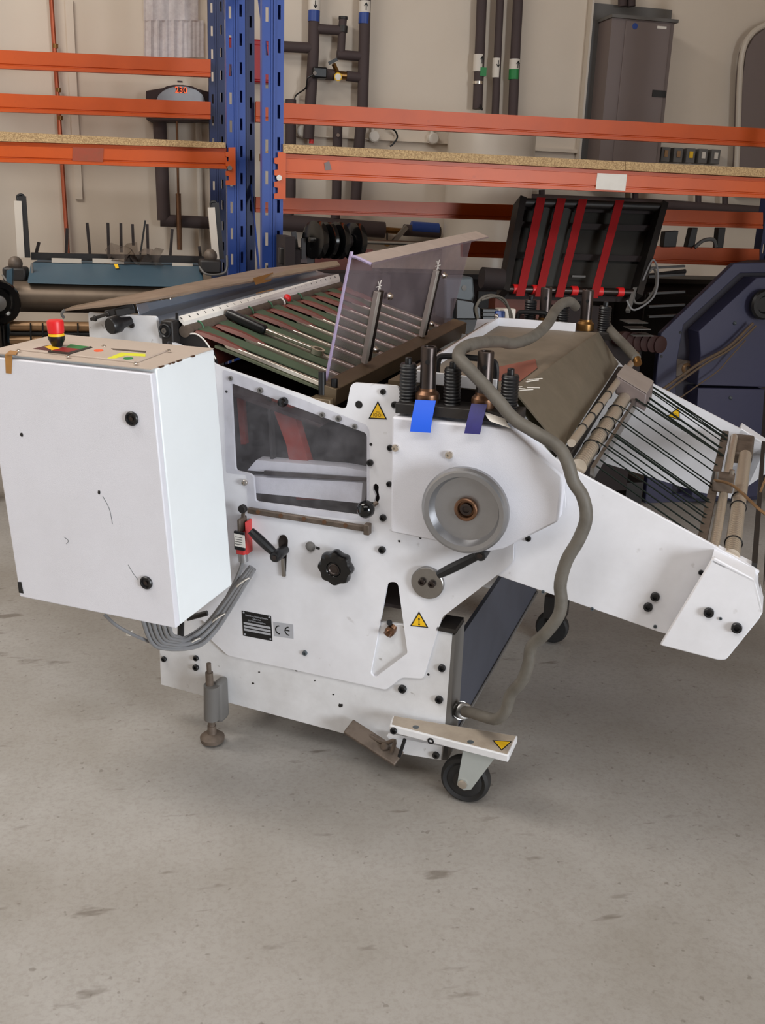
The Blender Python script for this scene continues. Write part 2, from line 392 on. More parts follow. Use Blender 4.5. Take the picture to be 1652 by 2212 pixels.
upright(rr, x_e, x_e+.09, YRR, 0, ZT, NAVY)
x_f = w(1720,500,YRF).x+.4; upright(rr, x_f, x_f+.09, YRF, 0, ZT, BLUE)
# sticker remains on the front beam
MB().slab([w(u,v,YRF-.0115) for u,v in ((1290,374),(1354,377),(1350,412),(1286,409))],(0,-.001,0)).make('label', PAPER, rr)['label'] = 'torn white paper label on the orange beam'
MB().slab([w(u,v,YRF-.0115) for u,v in ((700,352),(711,348),(716,366),(702,368))],(0,-.001,0)).make('label', GREYCAB, rr)['label'] = 'small grey sticker remnant'
rl, c0, c1, d0, d1 = rack('pallet_rack', (490,530), (453,487), YLF, YLR, 'blue and orange pallet rack on the left, set further back', BLUE, NAVY)
zl = w(488,160,YLF).z
MB().bar((d1-.02,YLR,zl+.75),(c0+.03,YLF+.07,zl),.006,.05).make('brace', NAVY, rl)
beam(rl, w(455,128,YLR-.06), w(455,166,YLR-.06), w(-74,104.4,YLR-.06), w(-74,144.4,YLR-.06))
beam(rl, w(455,220,YLR-.06), w(455,257,YLR-.06), w(-74,198.5,YLR-.06), w(-74,238.5,YLR-.06))
beam(rl, w(490,320,YLF-.01), w(490,365,YLF-.01), w(-74,303.6,YLF-.01), w(-74,347.6,YLF-.01), step=True)
q0, q1 = w(497,318,YLF), w(497,400,YLF); connector(rl, q0.x, YLF-.012, q1.z, q0.z)
MB().slab([w(u,v,YLF-.0115) for u,v in ((157,318),(224,320),(222,350),(156,347))],(0,-.001,0)).make('worn_patch', paint('worn_orange', (.62,.27,.17), .5, .6, (.5,.3,.2), 30), rl)['label'] = 'dull worn patch on the beam'
x_l = w(-75,400,YLF).x; upright(rl, x_l-.09, x_l, YLF, 0, ZT, BLUE)
x_l2 = w(-75,400,YLR).x; upright(rl, x_l2-.09, x_l2, YLR, 0, ZT, NAVY)
# boards lie on the beams
def board(u0, v0, u1, v1, h0, h1, Y, dep, label):
    a = w(u0,v0,Y-.02); b = w(u1,v1,Y-.02); a2 = w(u0,v0+h0,Y-.02); b2 = w(u1,v1+h1,Y-.02)
    o = MB().hexa([a2,b2,b2+V(0,dep,0),a2+V(0,dep,0)],[a,b,b+V(0,dep,0),a+V(0,dep,0)]).make('shelf_board', CHIP, None)
    return tag(o, label, 'shelf board', 'chipboard shelf boards')
board(612,311,1350,349,19,19,YRF,.95,'long chipboard shelf board on the right rack, beside the blue upright')
board(1351,349,1900,376,19,19,YRF,.95,'chipboard shelf board at the right end of the right rack')
board(-60,281,487,308,22,12,YLF,1.2,'chipboard shelf board lying on the left rack')
# ---- things on the back wall
def pipe(t, pts, r, mat=DARKPIPE, name='pipe', smooth=0, n=14): return MB().tube(pts, r, n, smooth).make(name, mat, t)
def sleeve(t, u, v0, v1, r, mat, d, name='band'):
    a = ww(u[0], v0, d); b = ww(u[1], v1, d); o = MB().cyl(a, b, r, n=18).make(name, mat, t); return o
def arrow(par, u, v, h, upw, d, r):
    c = ww(u, v, d) + V(0,-r-.0015,0); s = 1 if upw else -1; k = h
    mb = MB(); mb.box(c+V(-.06*k,0,-.5*k), c+V(.06*k,-.001,.5*k))
    mb.slab([c+V(-.3*k,0,s*.1*k), c+V(0,0,s*.55*k), c+V(.3*k,0,s*.1*k), c+V(.22*k,0,s*.02*k), c+V(0,0,s*.34*k), c+V(-.22*k,0,s*.02*k)], (0,-.001,0))
    mb.make('arrow_mark', INK, par)
t = wthing('copper_pipe', ww(118,110,.04), 'thin copper pipe running down the left of the wall', 'pipe')
pipe(t, [ww(108,-40,.04), ww(145,520,.04), ww(150,640,.04)], .014, COPPER, n=10)
for vv in (95,190,250): 
    uu = 113+32*vv/480.; sleeve(t, (uu,uu), vv, vv+9, .018, BRASS, .04, 'coupling')
# insulated pipe system beside the rack
t = wthing('pipework', ww(700,300,.08), 'dark insulated pipework with crossovers and brass valve right of the blue rack', 'pipe')
PD = .09; R1 = .037
pipe(t, [ww(680,-40,PD), ww(677,110,PD), ww(666,300,PD)], R1)
pipe(t, [ww(790,-40,PD), ww(783,230,PD), ww(775,318,PD), ww(768,440,PD)], R1)
pipe(t, [ww(600,100,PD), ww(676,104,PD)], .033)
pipe(t, [ww(682,62,PD), ww(738,66,PD)], .030)
pipe(t, [ww(741,36,PD), ww(739,62,PD), ww(736,118,PD)], .026)
sleeve(t, (740,739), 56, 70, .034, DARKMET, PD, 'fitting'); sleeve(t, (741,741), 36, 42, .03, DARKMET, PD, 'cap')
pipe(t, [ww(728,118,PD), ww(782,122,PD)], .030)
pipe(t, [ww(676,158,PD), ww(722,162,PD)], .034)
pipe(t, [ww(748,164,PD), ww(782,168,PD)], .032)
v_ = MB().box(ww(677,143,PD+.09), ww(702,173,PD)).make('valve_motor', BLACK, t, bevel=.01)
MB().cyl(ww(680,158,PD+.092), ww(680,158,PD+.10), .012, n=12).make('dial', CHROME, v_)
v_ = MB().cyl(ww(720,161,PD), ww(752,164,PD), .026, n=12).make('brass_valve', BRASS, t)
MB().bar(ww(728,155,PD+.03), ww(720,138,PD+.05), .02, .02).make('valve_stem', BRASS, v_)
MB().bar(ww(710,137,PD+.055), ww(728,128,PD+.055), .012, .02).make('valve_handle', BLACK, v_)
g = MB().cyl(ww(730,166,PD+.03), ww(730,166,PD+.06), .026, n=20).make('gauge', YELLOW, t)
MB().cyl(ww(730,166,PD+.06), ww(730,166,PD+.063), .02, n=20).make('gauge_face', PAPER, g)
pipe(t, [ww(676,162,PD+.06), ww(664,170,PD+.05), ww(660,190,PD+.02), ww(640,205,.03), ww(636,216,.03)], .005, BLACK, 'valve_cable', 5, 8)
for (u,a0_,a1_,up_) in ((679,0,23,False),(788,4,28,True)):
    b_ = sleeve(t, (u,u-.6), a0_-1, a1_, R1+.002, WHITEP, PD, 'white_band'); arrow(b_, u, (a0_+a1_)/2, .045, up_, PD, R1+.002)
    sleeve(t, (u-.6,u-1.6), a1_, a1_+24, R1+.0015, BLUE, PD, 'blue_band')
pipe(t, [ww(729,272,PD), ww(727,420,PD), ww(724,472,PD)], .033)
pipe(t, [ww(628,215,PD), ww(627,420,PD), ww(623,466,PD)], .036)
MB().cyl(ww(673,292,PD), ww(672,310,PD), .016, n=10).make('drain_cap', REDP, t)
MB().cyl(ww(730,292,PD+.03), ww(730,292,PD+.05), .012, n=10).make('drain_screw', CHROME, t)
# ---- low horizontal pipe under the shelf
t = wthing('heating_pipe', ww(700,490,.1), 'thick dark horizontal pipe low on the wall under the right shelf', 'pipe')
pipe(t, [ww(600,480,.1), ww(640,483,.1), ww(830,497,.1)], .055)
MB().cyl(ww(830,497,.1), ww(872,500,.1), .022, n=12).make('valve_body', BRASS, t)
MB().cyl(ww(836,502,.14), ww(836,530,.14), .006, n=8).make('chain', DSTEEL, t)
MB().cyl(ww(836,526,.16), ww(836,526,.14), .022, n=16).make('tag_disc', BRASS, t)
MB().bar(ww(846,526,.2), ww(878,490,.16), .02, .03).make('valve_lever', STEEL, t)
sleeve(t, (888,946), 492, 496, .045, BLUE, .1, 'band')
pipe(t, [ww(872,497,.1), ww(950,502,.1)], .04)
t = wthing('heating_pipe', ww(1400,440,.1), 'dark pipe crossing the wall just below the right end of the shelf', 'pipe')
pipe(t, [ww(1110,428,.1), ww(1400,440,.1), ww(1680,458,.1)], .035)
for u in (1170,1372,1508,1566): MB().cyl(ww(u,410,.1), ww(u,436+(u-1170)*.03,.1), .022, n=10).make('riser', DARKPIPE, t)
t = wthing('heating_pipe', ww(400,470,.1), 'dark bent pipe low on the wall left of the blue rack', 'pipe')
pipe(t, [ww(344,245,.1), ww(350,380,.1), ww(354,476,.1)], .043); pipe(t, [ww(346,476,.1), ww(462,482,.1)], .040)
t = wthing('rusty_pipe', ww(385,400,.07), 'narrow rusty pipe hanging below the wall unit', 'pipe')
pipe(t, [ww(382,262,.17), ww(385,420,.17)], .008, COPPERBR, n=8); pipe(t, [ww(385,418,.17), ww(388,540,.17)], .017, COPPERBR, n=8)
t = wthing('white_conduit', ww(430,400,.03), 'white plastic conduit on the wall beside the blue uprights', 'pipe')
pipe(t, [ww(428,255,.03), ww(436,560,.03)], .02, WHITEP, n=10)
# ---- three pipes
three = [(((1042,-40),(1037,90),(1031,236)),(118,155),True,.035,'leftmost of three dark wall pipes, ending in a strapped stub'),
         (((1082,-40),(1076,90),(1066,330)),(126,168),False,.027,'thin middle one of three dark wall pipes'),
         (((1121,-40),(1114,90),(1104,330)),(128,150),True,.035,'rightmost of three dark wall pipes, with green band')]
for i,(pp,(l0,l1),up_,r_,lb) in enumerate(three):
    t = wthing('wall_pipe', ww(pp[1][0],pp[1][1],.08), lb, 'pipe', 'three pipes left of the grey cabinet')
    pipe(t, [ww(u,v,.08) for u,v in pp], r_)
    u_ = pp[1][0]-(5 if i < 2 else 3)*(l0-90)/120.-1.5
    u2 = u_-(l1-l0)*.05
    b_ = sleeve(t, (u_,u2), l0, l1, r_+.002, WHITEP, .08, 'white_band'); arrow(b_, u_+(3 if i != 1 else 0), l0+13, .045, up_, .08, r_+.002)
    if i == 2: sleeve(t, (u2,u2-1), l1, l1+22, r_+.002, GREENL, .08, 'green_band')
    if i == 0:
        MB().box(ww(1038,145,.08+r_+.004), ww(1046,166,.08)).make('green_mark', GREENL, t)
        sleeve(t, (1032,1031.8), 176, 182, r_+.004, CHROME, .08, 'strap')
        pipe(t, [ww(1034,232,.13), ww(1042,238,.13), ww(1038,226,.13)], .004, BLACK, 'wire', 4, 6)
# ---- tank
a = ww(1064,270,.30); a.z = w(1064,268,YW-.30).z
tk = wthing('water_tank', (a.x, a.y, 0), 'white cylindrical water tank behind the right shelf', 'tank')
r_ = (w(1155,300,YW-.3).x-w(975,300,YW-.3).x)/2
MB().lathe((a.x,a.y,0),(0,0,1),[(0,r_*.96),(.02,r_),(a.z-.05,r_),(a.z-.02,r_*.96),(a.z,r_*.7),(a.z+.02,0)],40).make('tank_shell', TANKW, tk)
MB().cyl((a.x,a.y-r_-.004,a.z*.35),(a.x,a.y-r_+.01,a.z*.35),.06,n=16).make('flange', STEEL, tk)
# ---- low skirting trunk and round boxes
t = wthing('cable_trunking', ww(900,300,.02), 'pale horizontal trunking along the wall above the right shelf', 'trunking')
MB().box(ww(620,290,.035), ww(975,312,0)).make('trunk', WALL, t); MB().box(ww(1155,318,.035), ww(1262,332,0)).make('trunk', WALL, t)
for i,(u,v,lb) in enumerate(((805,296,'round white socket box between the pipes and the black cable'),(651,285,'round white socket box half behind the pipes'),(932,300,'round white socket box beside the water tank'))):
    t = wthing('junction_box', ww(u,v,.02), lb, 'junction box', 'round boxes along the trunking')
    MB().lathe(ww(u,v,0)+V(0,-.03,0),(0,-1,0),[(-.03,.038),(.03,.038),(.036,.03)],20).make('box', WHITEP, t)
    MB().bar(ww(u,v-10,.03), ww(u+1,v-40,.02), .02, .02).make('conduit', WHITEP, t)
o = MB().tube([ww(832,278,.03), ww(850,280,.06), ww(858,296,.05), ww(848,312,.05), ww(842,316,.05)], .006, 8, 6).make('loose_cable', BLACK); tag(o, 'short black cable curling out of the wall above the shelf', 'cable')
# ---- grey cabinet with its backboard
t = wthing('wall_cabinet', ww(1380,330,.3), 'tall grey cabinet with a recessed black handle on the wall', 'cabinet')
cd = .25
def cabp(u,v,d): return w(u,v,YW-d)
x0, x1 = cabp(1322,38,cd).x, cabp(1456,54,cd).x; zt = cabp(1390,44,cd).z
# its front face
zc_ = cabp(1390,402,cd).z
MB().box((x0,YW-cd,zc_),(x1,YW-.045,zt)).make('body', GREYCAB, t)
xs = x0+(x1-x0)*.22
dr = MB().box((xs,YW-cd-.008,zc_+.02),(x1-(x1-x0)*.06,YW-cd,zt-.01)).make('door', GREYCAB, t, bevel=.003)
MB().box((x0-.01,YW-cd-.02,zt),(x1+.02,YW-.045,zt+.02)).make('lid', GREYBACK, t)
h_ = cabp(1424,203,cd); MB().box((h_.x-.06,YW-cd-.014,h_.z-.022),(h_.x+.045,YW-cd-.007,h_.z+.022)).make('handle', BLACK, dr)
e_ = cabp(1370,57,cd); MB().lathe((e_.x,YW-cd-.009,e_.z),(0,-1,0),[(0,.02),(.001,.02)],20).make('emblem', BLUE, dr)['label'] = 'small blue emblem'
e_ = cabp(1428,60,cd); MB().box((e_.x-.035,YW-cd-.0095,e_.z-.008),(e_.x+.035,YW-cd-.0075,e_.z+.008)).make('name_strip', PAPER, dr)['label'] = 'small white name strip'
t = wthing('back_board', ww(1370,200,.02), 'dark grey board on the wall behind the grey cabinet', 'board')
MB().box((ww(1290,20,.04).x-.03,YW-.04,zc_-.02),(ww(1452,20,.04).x,YW-.003,ww(1370,14,.04).z)).make('panel', GREYBACK, t)
MB().box((ww(1290,20,.06).x-.045,YW-.07,zc_-.02),(ww(1290,20,.06).x-.03,YW-.003,ww(1370,-20,.04).z)).make('edge_strip', TANKW, t)
for u in (1344,1363): MB().cyl(ww(u,-30,.1), ww(u,14,.1), .03, n=12).make('cable_duct', DARKPIPE, t)
for k in range(5):
    u = 1438+k*27; p_ = ww(u,331+k*1.2,.1)
    t = wthing('switch_box', p_, ('first','second','third','fourth','fifth')[k]+' from the left of five small switch boxes above the shelf', 'switch box', 'row of small switch boxes')
    MB().box(p_+V(-.036,0,-.06),p_+V(.036,.1,.042)).make('case', GREYBACK, t, bevel=.004)
    MB().box(p_+V(-.014,-.008,-.025),p_+V(.014,0,.02)).make('rocker', [TAN,TAN,YELLOW,WHITEP,WHITEP][k], t)
# ---- rounded grey panel at the right edge
t = wthing('rounded_panel', ww(1640,300,.1), 'large grey panel with a rounded corner at the right edge of the wall', 'panel')
pu = [(1592,420),(1598,340),(1604,170),(1612,110),(1628,80),(1652,62),(1690,50),(1760,46),(1760,420)]
MB().slab([ww(u,v,.1) for u,v in pu],(0,.094,0)).make('panel', GREYCAB, t)
MB().tube([ww(u-6,v-5,.09) for u,v in pu[:-1]], .02, 10, 4).make('gasket', TANKW, t)
# ---- red cabinet behind the uprights
t = wthing('fire_cabinet', ww(545,130,.1), 'red box on the wall seen between the blue uprights', 'box')
fc = MB().box(ww(492,80,.1), ww(590,184,0)).make('body', paint('fire_red', (.66,.07,.10), .4), t, bevel=.01)
MB().box(ww(500,92,.108), ww(582,174,.1)).make('door', MATS['fire_red'], t, bevel=.004)
# ---- wall unit with a lit display
t = wthing('wall_unit', ww(385,230,.15), 'dark wall unit with silver arched face and lit red display', 'wall unit')
pu = [(316,254),(315,196),(352,190),(360,186),(375,183),(395,183),(415,186),(428,192),(470,203),(470,262),(330,262)]
MB().slab([ww(u,v,.18) for u,v in pu],(0,.17,0)).make('housing', DARKPIPE, t, bevel=.008)
pf = [(338,216),(342,206),(352,197),(366,190),(385,186),(405,188),(424,195),(437,205),(443,220),(440,240),(342,238)]
fp = MB().slab([ww(u,v,.182) for u,v in pf],(0,-.012,0)).make('face_plate', ALU, t)
MB().box(ww(381,188,.202), ww(402,201,.193)).make('display', DARKPIPE, fp)
text_mesh('230', .052, LED, 'display_digits', fp, ww(391,195,.204), X_, Z_, .0004)
MB().box(ww(383,174,.004), ww(394,178,0)).make('name_plate', DARKPIPE, t)
# ---- clear plastic sleeves hanging on the wall
t = wthing('plastic_sleeves', ww(368,120,.02), 'glossy clear plastic document sleeves on the wall', 'document holder')
def wavy(u0,u1,v0,v1,d,amp):
    mb = MB(); n_ = 24; r_ = []
    for j in range(2):
        r_.append([ww(u0+(u1-u0)*i/n_, (v0,v1)[j], d) + V(0,amp*math.sin(i*1.3)+amp*.6*math.sin(i*.55+1+j),0) for i in range(n_+1)])
    A = [[mb.bm.verts.new(p) for p in q] for q in r_]
    B = [[mb.bm.verts.new(p+V(0,.002,0)) for p in q] for q in r_]
    for i in range(n_):
        mb.bm.faces.new((A[0][i],A[0][i+1],A[1][i+1],A[1][i])); mb.bm.faces.new((B[0][i],B[1][i],B[1][i+1],B[0][i+1]))
    return mb
wavy(310,428,-40,44,.03,.006).make('sleeve', FOIL, t); wavy(312,396,42,124,.025,.008).make('sleeve', FOIL, t); wavy(396,440,44,124,.02,.002).make('sleeve', FOIL, t)
# ------------------------------------------------------------------ the white folding machine
FM = empty('folding_machine', MM, 'white paper folding machine on casters with belts, rollers and handwheel in the foreground', 'machine')
WID = 1.17
def pts(l, y=0.0): return [m(u, v, y) for u, v in l]
def rnd(l, y, r_px, n=4):                   # polygon with rounded corners
    P = pts(l, y); out = []; N_ = len(P)
    for i in range(N_):
        a, b, c = P[i-1], P[i], P[(i+1)%N_]
        r = min(r_px/800., (a-b).length*.45, (c-b).length*.45); p0 = b+(a-b).normalized()*r; p1 = b+(c-b).normalized()*r
        for k in range(n+1):
            t = k/n; out.append(p0*(1-t)**2+b*2*t*(1-t)+p1*t*t)
    return out
# --- near side plate with its window, diamond and slot openings
plate_out = [(360,735),(395,748),(470,790),(738,884),(748,880),(757,834),(764,827),(860,834),(870,880),(1112,900),(1215,1010),(1222,1100),(1109,1172),(1108,1215),(1073,1243),(955,1333),(945,1363),(914,1466),(868,1463),(834,1490),(492,1416),(455,1382),(440,1340),(400,1340)]
win = [(498,827),(792,936),(792,1116),(551,1084),(547,1030),(539,1024),(508,1017)]
dia = [(836,1263),(841,1258),(848,1257),(855,1258),(860,1264),(880,1411),(810,1464),(800,1455),(823,1333)]
slot = [(603,1168),(607,1158),(615,1158),(620,1170),(618,1236),(614,1247),(609,1240)]
key = [(806,1048),(812,1044),(818,1050),(817,1062),(820,1076),(814,1091),(808,1084),(811,1070),(805,1058)]
sp = MB().plate(rnd(plate_out,0,8), [rnd(win,0,8), rnd(dia,0,5), rnd(slot,0,4), rnd(key,0,3)], (0,.009,0)).make('side_plate', WHITE, FM, bevel=.0015)
base = [(344,1395),(347,1479),(955,1642),(963,1560),(977,1371),(940,1358),(700,1330),(430,1320),(344,1330)]
MB().slab(pts(base,.0095),(0,.012,0)).make('base_plate', WHITE2, FM, bevel=.0015)
e0, e1 = m(941,1362,.0), m(983,1369,.0)
MB().hexa([e0,e1,e1+V(0,.08,0),e0+V(0,.08,0)],[e0+V(0.004,0,.012),e1+V(0,0,.012),e1+V(0,.08,.012),e0+V(.004,.08,.012)]).make('cap_strip', DARKMET, FM)
MB().slab(pts([(977,1371),(983,1371),(972,1560),(966,1642),(955,1642)],.0095),(0,.09,0)).make('edge_flange', GREYBACK, FM)
# infeed bracket plate, left of the side plate
infeed = [(190,674),(336,684),(345,732),(420,757),(430,780),(196,780)]
MB().plate(rnd(infeed,.012,6),[],(0,.012,0)).make('infeed_bracket', WHITE2, FM, bevel=.002)
# interior seen through the openings; inner sheets are added and dark for shade
MB().box((-.97,.55,.45),(-.12,.56,1.06)).make('inner_shade_panel', INNER, FM)
MB().box((-.97,.02,.52),(-.13,.55,.53)).make('inner_shade_floor', INNER, FM)
MB().slab(pts([(470,835),(470,1120),(480,1120),(480,835)],.03),(0,.5,0)).make('inner_shade_wall', INNER, FM)
MB().slab(pts([(577,850),(628,872),(690,1080),(640,1080),(618,960)],.06),(0,.03,0)).make('red_strap', REDST, FM)
MB().slab(pts([(510,850),(522,850),(530,960),(520,960)],.10),(0,.02,0)).make('red_strap', REDST, FM)
MB().slab(pts([(576,850),(582,850),(590,1000),(584,1000)],.05),(0,.02,0)).make('inner_rod', DARKMET, FM)
MB().slab(pts([(534,1016),(553,994),(744,1009),(800,1020),(800,1032),(650,1025)],.03),(0,.04,0)).make('cross_tie', PEBBLE, FM)
MB().slab(pts([(540,1030),(783,1042),(780,1087),(543,1064)],.025),(0,.03,0)).make('cross_tie', PEBBLE, FM)
MB().slab(pts([(570,1017),(800,1033),(800,1041),(570,1026)],.02),(0,.006,0)).make('toothed_strip', DSTEEL, FM)
# diamond: shaft stub and clamp
a = m(850,1350,.0)
MB().cyl(m(850,1352,.012),m(836,1372,-.012),.012,n=14).make('shaft_stub', COPPERBR, FM)
MB().lathe(m(842,1364,-.004),(0,-1,0),[(-.015,.014),(.004,.014),(.008,.006),(.02,.006)],14).make('shaft_collar', COPPERBR, FM)
MB().cyl(m(841,1345,.008),m(841,1345,-.008),.008,n=12).make('shaft_screw', BLACK, FM)
# --- clear inspection window, hinge rail and knob
pane_out = [(480,799),(512,808),(790,918),(797,930),(797,1128),(534,1096),(532,1027),(488,1022)]
MB().plate(rnd(pane_out,-.004,6),[],(0,.003,0)).make('window_pane', PANE, FM)
MB().bar(m(536,1102,-.008),m(800,1143,-.008),.014,.016,Z_).make('hinge_rail', GRIME, FM, bevel=.003)
for uv in ((557,1106),(606,1114),(656,1121),(700,1128),(746,1135)): MB().cyl(m(*uv,-.014),m(*uv,-.02),.006,n=10).make('hinge_screw', COPPERBR, FM)
MB().box(m(784,1133,-.022),m(803,1152,0)).make('hinge_end', GRIME, FM, bevel=.003)
MB().lathe(m(614,867,-.004),(0,-1,0),[(0,.012),(.012,.013),(.02,.010),(.022,.0)],16).make('pane_knob', BLACKG, FM)
MB().lathe(m(790,1100,-.05),(0,-1,0),[(-.045,.006),(-.022,.006),(-.0215,.008),(-.018,.0155),(-.010,.0215),(0,.0237),(.010,.0215),(.018,.0155),(.0225,.007),(.0237,0)],24).make('ball_knob', BLACKG, FM)
MB().bar(m(815,1085,-.004),m(800,1096,-.02),.012,.006).make('knob_lever', GRIME, FM)
# --- socket head screws and plain holes
_bolt = None
def bolt(u, v, r_px, y=0.0, mat=None, par=None, name='bolt', d=-1):
    par = par or FM; r = r_px/800.; c = m(u, v, y)
    mb = MB().lathe(c,(0,d,0),[(-.001,r),(r*.7,r),(r*.85,r*.9),(r*.85,r*.5),(r*.35,r*.48),(r*.35,0)],12)
    return mb.make(name, mat or BLACK, par)
for u,v,r in ((828,846,6),(800,999,7),(828,1118,7.5),(826,1187,8),(843,967,6.5),(841,1045,6),(853,874,7)): bolt(u,v,r)
for u,v,r in ((499,817,5),(563,843,6.5),(697,896,6),(732,904,6.5),(767,921,5.5)): bolt(u,v,r,0,GREYBACK)
for u,v in ((529,1042),): bolt(u,v,7,-.004,CHROME)
for u,v,r in ((775,874,8),(862,1169,2.6),(908,1162,2.6),(801,960,3.2),(489,846,3),(684,897,1.5),(925,1457,3)):
    MB().lathe(m(u,v,-.0003),(0,-1,0),[(0,r/800.),(.0004,r/800.)],14).make('drilled_hole', BLACK, FM)
bolt(659,1410,6,0,GREYM)
for u,v,r in ((355,1423,7),(424,1421,7),(424,1441,8),(955,1442,8.5),(949,1510,9),(870,1487,9.5)): bolt(u,v,r,.0095)
# --- delivery side plates, near and far
dl = [(1190,985),(1226,1008),(1548,1182),(1640,1235),(1560,1400),(1425,1366),(1073,1243),(1050,1180)]
MB().slab(pts(dl,.011),(0,.010,0)).make('delivery_plate', WHITE, FM, bevel=.0015)
far = [p+V(0,WID,0) for p in pts(dl,.011)]
MB().slab(far,(0,.010,0)).make('delivery_plate', WHITE, FM)
for u,v,r in ((1141,1163,6),(1415,1288,9),(1400,1310,9),(1514,1236,5)): bolt(u,v,r,.011)
for u,v in ((1173,1278),(1279,1315),(1415,1353)): bolt(u,v,3.5,.011,GREYM)
# rounded end covers
gf = [(1536,1210),(1542,1204),(1626,1250),(1632,1262),(1647,1322),(1641,1336),(1568,1426),(1552,1427),(1424,1394)]
gfp = rnd(gf,-.05,5)
gc = MB().slab(gfp,(0,.012,0))
gt = pts([(1536,1208),(1628,1252),(1647,1324)],-.05)
gc.make('end_cover', WHITE, FM, bevel=.003)
tpn = pts([(1536,1209),(1629,1254)],-.05); dv = V(0,.09,.0)
tb = [m(1546,1174,.045),m(1632,1216,.045)]
MB().hexa([tpn[0],tpn[1],tb[1],tb[0]],[p-V(0,0,.004) for p in (tpn[0],tpn[1],tb[1],tb[0])]).make('end_cover_top', WHITE, FM)
q1, q2 = m(1629,1254,-.05), m(1647,1324,-.05)
MB().hexa([q1,q2,q2+V(0,.095,0),tb[1]],[p-V(.004,0,0) for p in (q1,q2,q2+V(0,.095,0),tb[1])]).make('end_cover_side', WHITE, FM)
bolt(1531,1322,9.5,-.05); bolt(1591,1355,10,-.05); bolt(1556,1336,3,-.05,GREYM)
fe = m(1618,1250,0); fq = [m(1548,1182,.011)+V(0,WID,0)+V(a_,0,b_) for a_,b_ in ((.01,.0),(.10,-.05),(.12,-.14),(.02,-.24),(-.06,-.20))]
MB().slab(fq,(0,.08,0)).make('end_cover', WHITE, FM, bevel=.003)
# --- drive cover with handwheel
cv = [(846,900),(1100,928),(1215,1028),(1212,1060),(1204,1128),(1086,1186),(1052,1192),(843,1150)]
cf = rnd(cv,-.055,5); MB().slab(cf,(0,.055,0)).make('drive_cover', PEBBLE, FM, bevel=.006)
bolt(855,967,7.5,-.055,CHROME); bolt(971,982,8,-.055,CHROME)
hw = m(1004,1103,-.11)
MB().lathe(hw,(0,-1,0),[(-.055,.02),(-.03,.022),(-.03,.085),(-.022,.1),(-.008,.1085),(.004,.1085),(.012,.104),(.014,.099),(.012,.088),(-.002,.085),(-.012,.080),(-.016,.03),(-.016,0)],64).make('handwheel', ALU, FM, angle=20)
hb = MB().lathe(hw+V(0,.017,0),(0,-1,0),[(0,.029),(.012,.029),(.014,.026),(.012,.021),(.002,.019),(.002,.0)],28).make('handwheel_hub', COPPERBR, FM)
MB().lathe(hw+V(0,.015,0),(0,-1,0),[(0,.015),(.008,.015),(.008,.009),(.003,.008),(.003,0)],20).make('hub_nut', DSTEEL, hb)
# --- clamp levers, star knob, discs
def clamp(tip, hub, y, base_=None, nm='clamp_lever', axis_y=0.0):
    a_ = m(*tip,y-.012); b_ = m(*hub,y)
    d_ = (a_-b_)
    mb = MB()
    mb.tube([b_, b_+d_*.35, b_+d_*.75, a_], lambda t: .0095+.0035*math.sin(t*3.0), 10, 3)
    mb.lathe(b_+V(0,-.016,0),(0,1,0),[(0,.008),(.0,.0135),(.004,.0155),(.03,.0155),(abs(y)-axis_y+.014,.0135)],16)
    o = mb.make(nm, BLACK, FM)
    MB().lathe(b_+V(0,-.0165,0),(0,-1,0),[(0,.007),(.001,.007),(.001,0)],12).make('lever_screw', DSTEEL, o)
    return o
clamp((541,1146),(598,1200),-.05)
clamp((946,1242),(1040,1196),-.05)
MB().plate(rnd([(601,1166),(606,1156),(615,1156),(621,1166),(620,1185),(602,1185)],-.003,4),[],(0,.003,0)).make('slot_washer', DSTEEL, FM)
MB().bar(m(612,1205,-.002),m(614,1244,-.002),.010,.012,Y_).make('slot_slider', STEEL, FM)
def star(u, v, y0, r):
    c = m(u,v,0); rings = []
    for dy, k in ((-.012,.72),(-.016,.95),(-.022,1),(-.036,1),(-.044,.93),(-.047,.72),(-.047,.45),(-.044,.40),(-.044,.01)):
        rings.append([c+V(math.cos(a_)*r*k*(1+.06*math.cos(8*a_)*(k>.6)), dy, math.sin(a_)*r*k*(1+.06*math.cos(8*a_)*(k>.6))) for a_ in [2*math.pi*i/64 for i in range(64)]])
    o = MB().rings(rings).make('star_knob', BLACKG, FM, angle=25)
    MB().lathe(c+V(0,-.0445,0),(0,-1,0),[(0,.016),(.002,.016),(.003,.013),(.001,.011),(.001,0)],24).make('knob_cap', DSTEEL, o)
    MB().cyl(c+V(0,0.0,0),c+V(0,-.014,0),.02,n=16).make('knob_shaft', DSTEEL, o)
star(735,1217,0,.048)
o = MB().lathe(m(671,1180,0),(0,-1,0),[(0,.014),(.004,.014),(.006,.011),(.010,.010),(.012,.005),(.012,0)],20).make('adjusting_screw', GREYBACK, FM)
MB().slab(pts([(683,1180),(691,1183),(690,1188),(682,1186)],-.0004),(0,.0003,0)).make('adjusting_slot', BLACK, FM)
di = MB().lathe(m(925,1257,0),(0,-1,0),[(0,.0445),(.010,.0445),(.012,.0425),(.012,0)],40).make('locking_disc', STEEL, FM)
for u,v in ((912,1256),(933,1261)): bolt(u,v,8,-.012,DSTEEL,di)
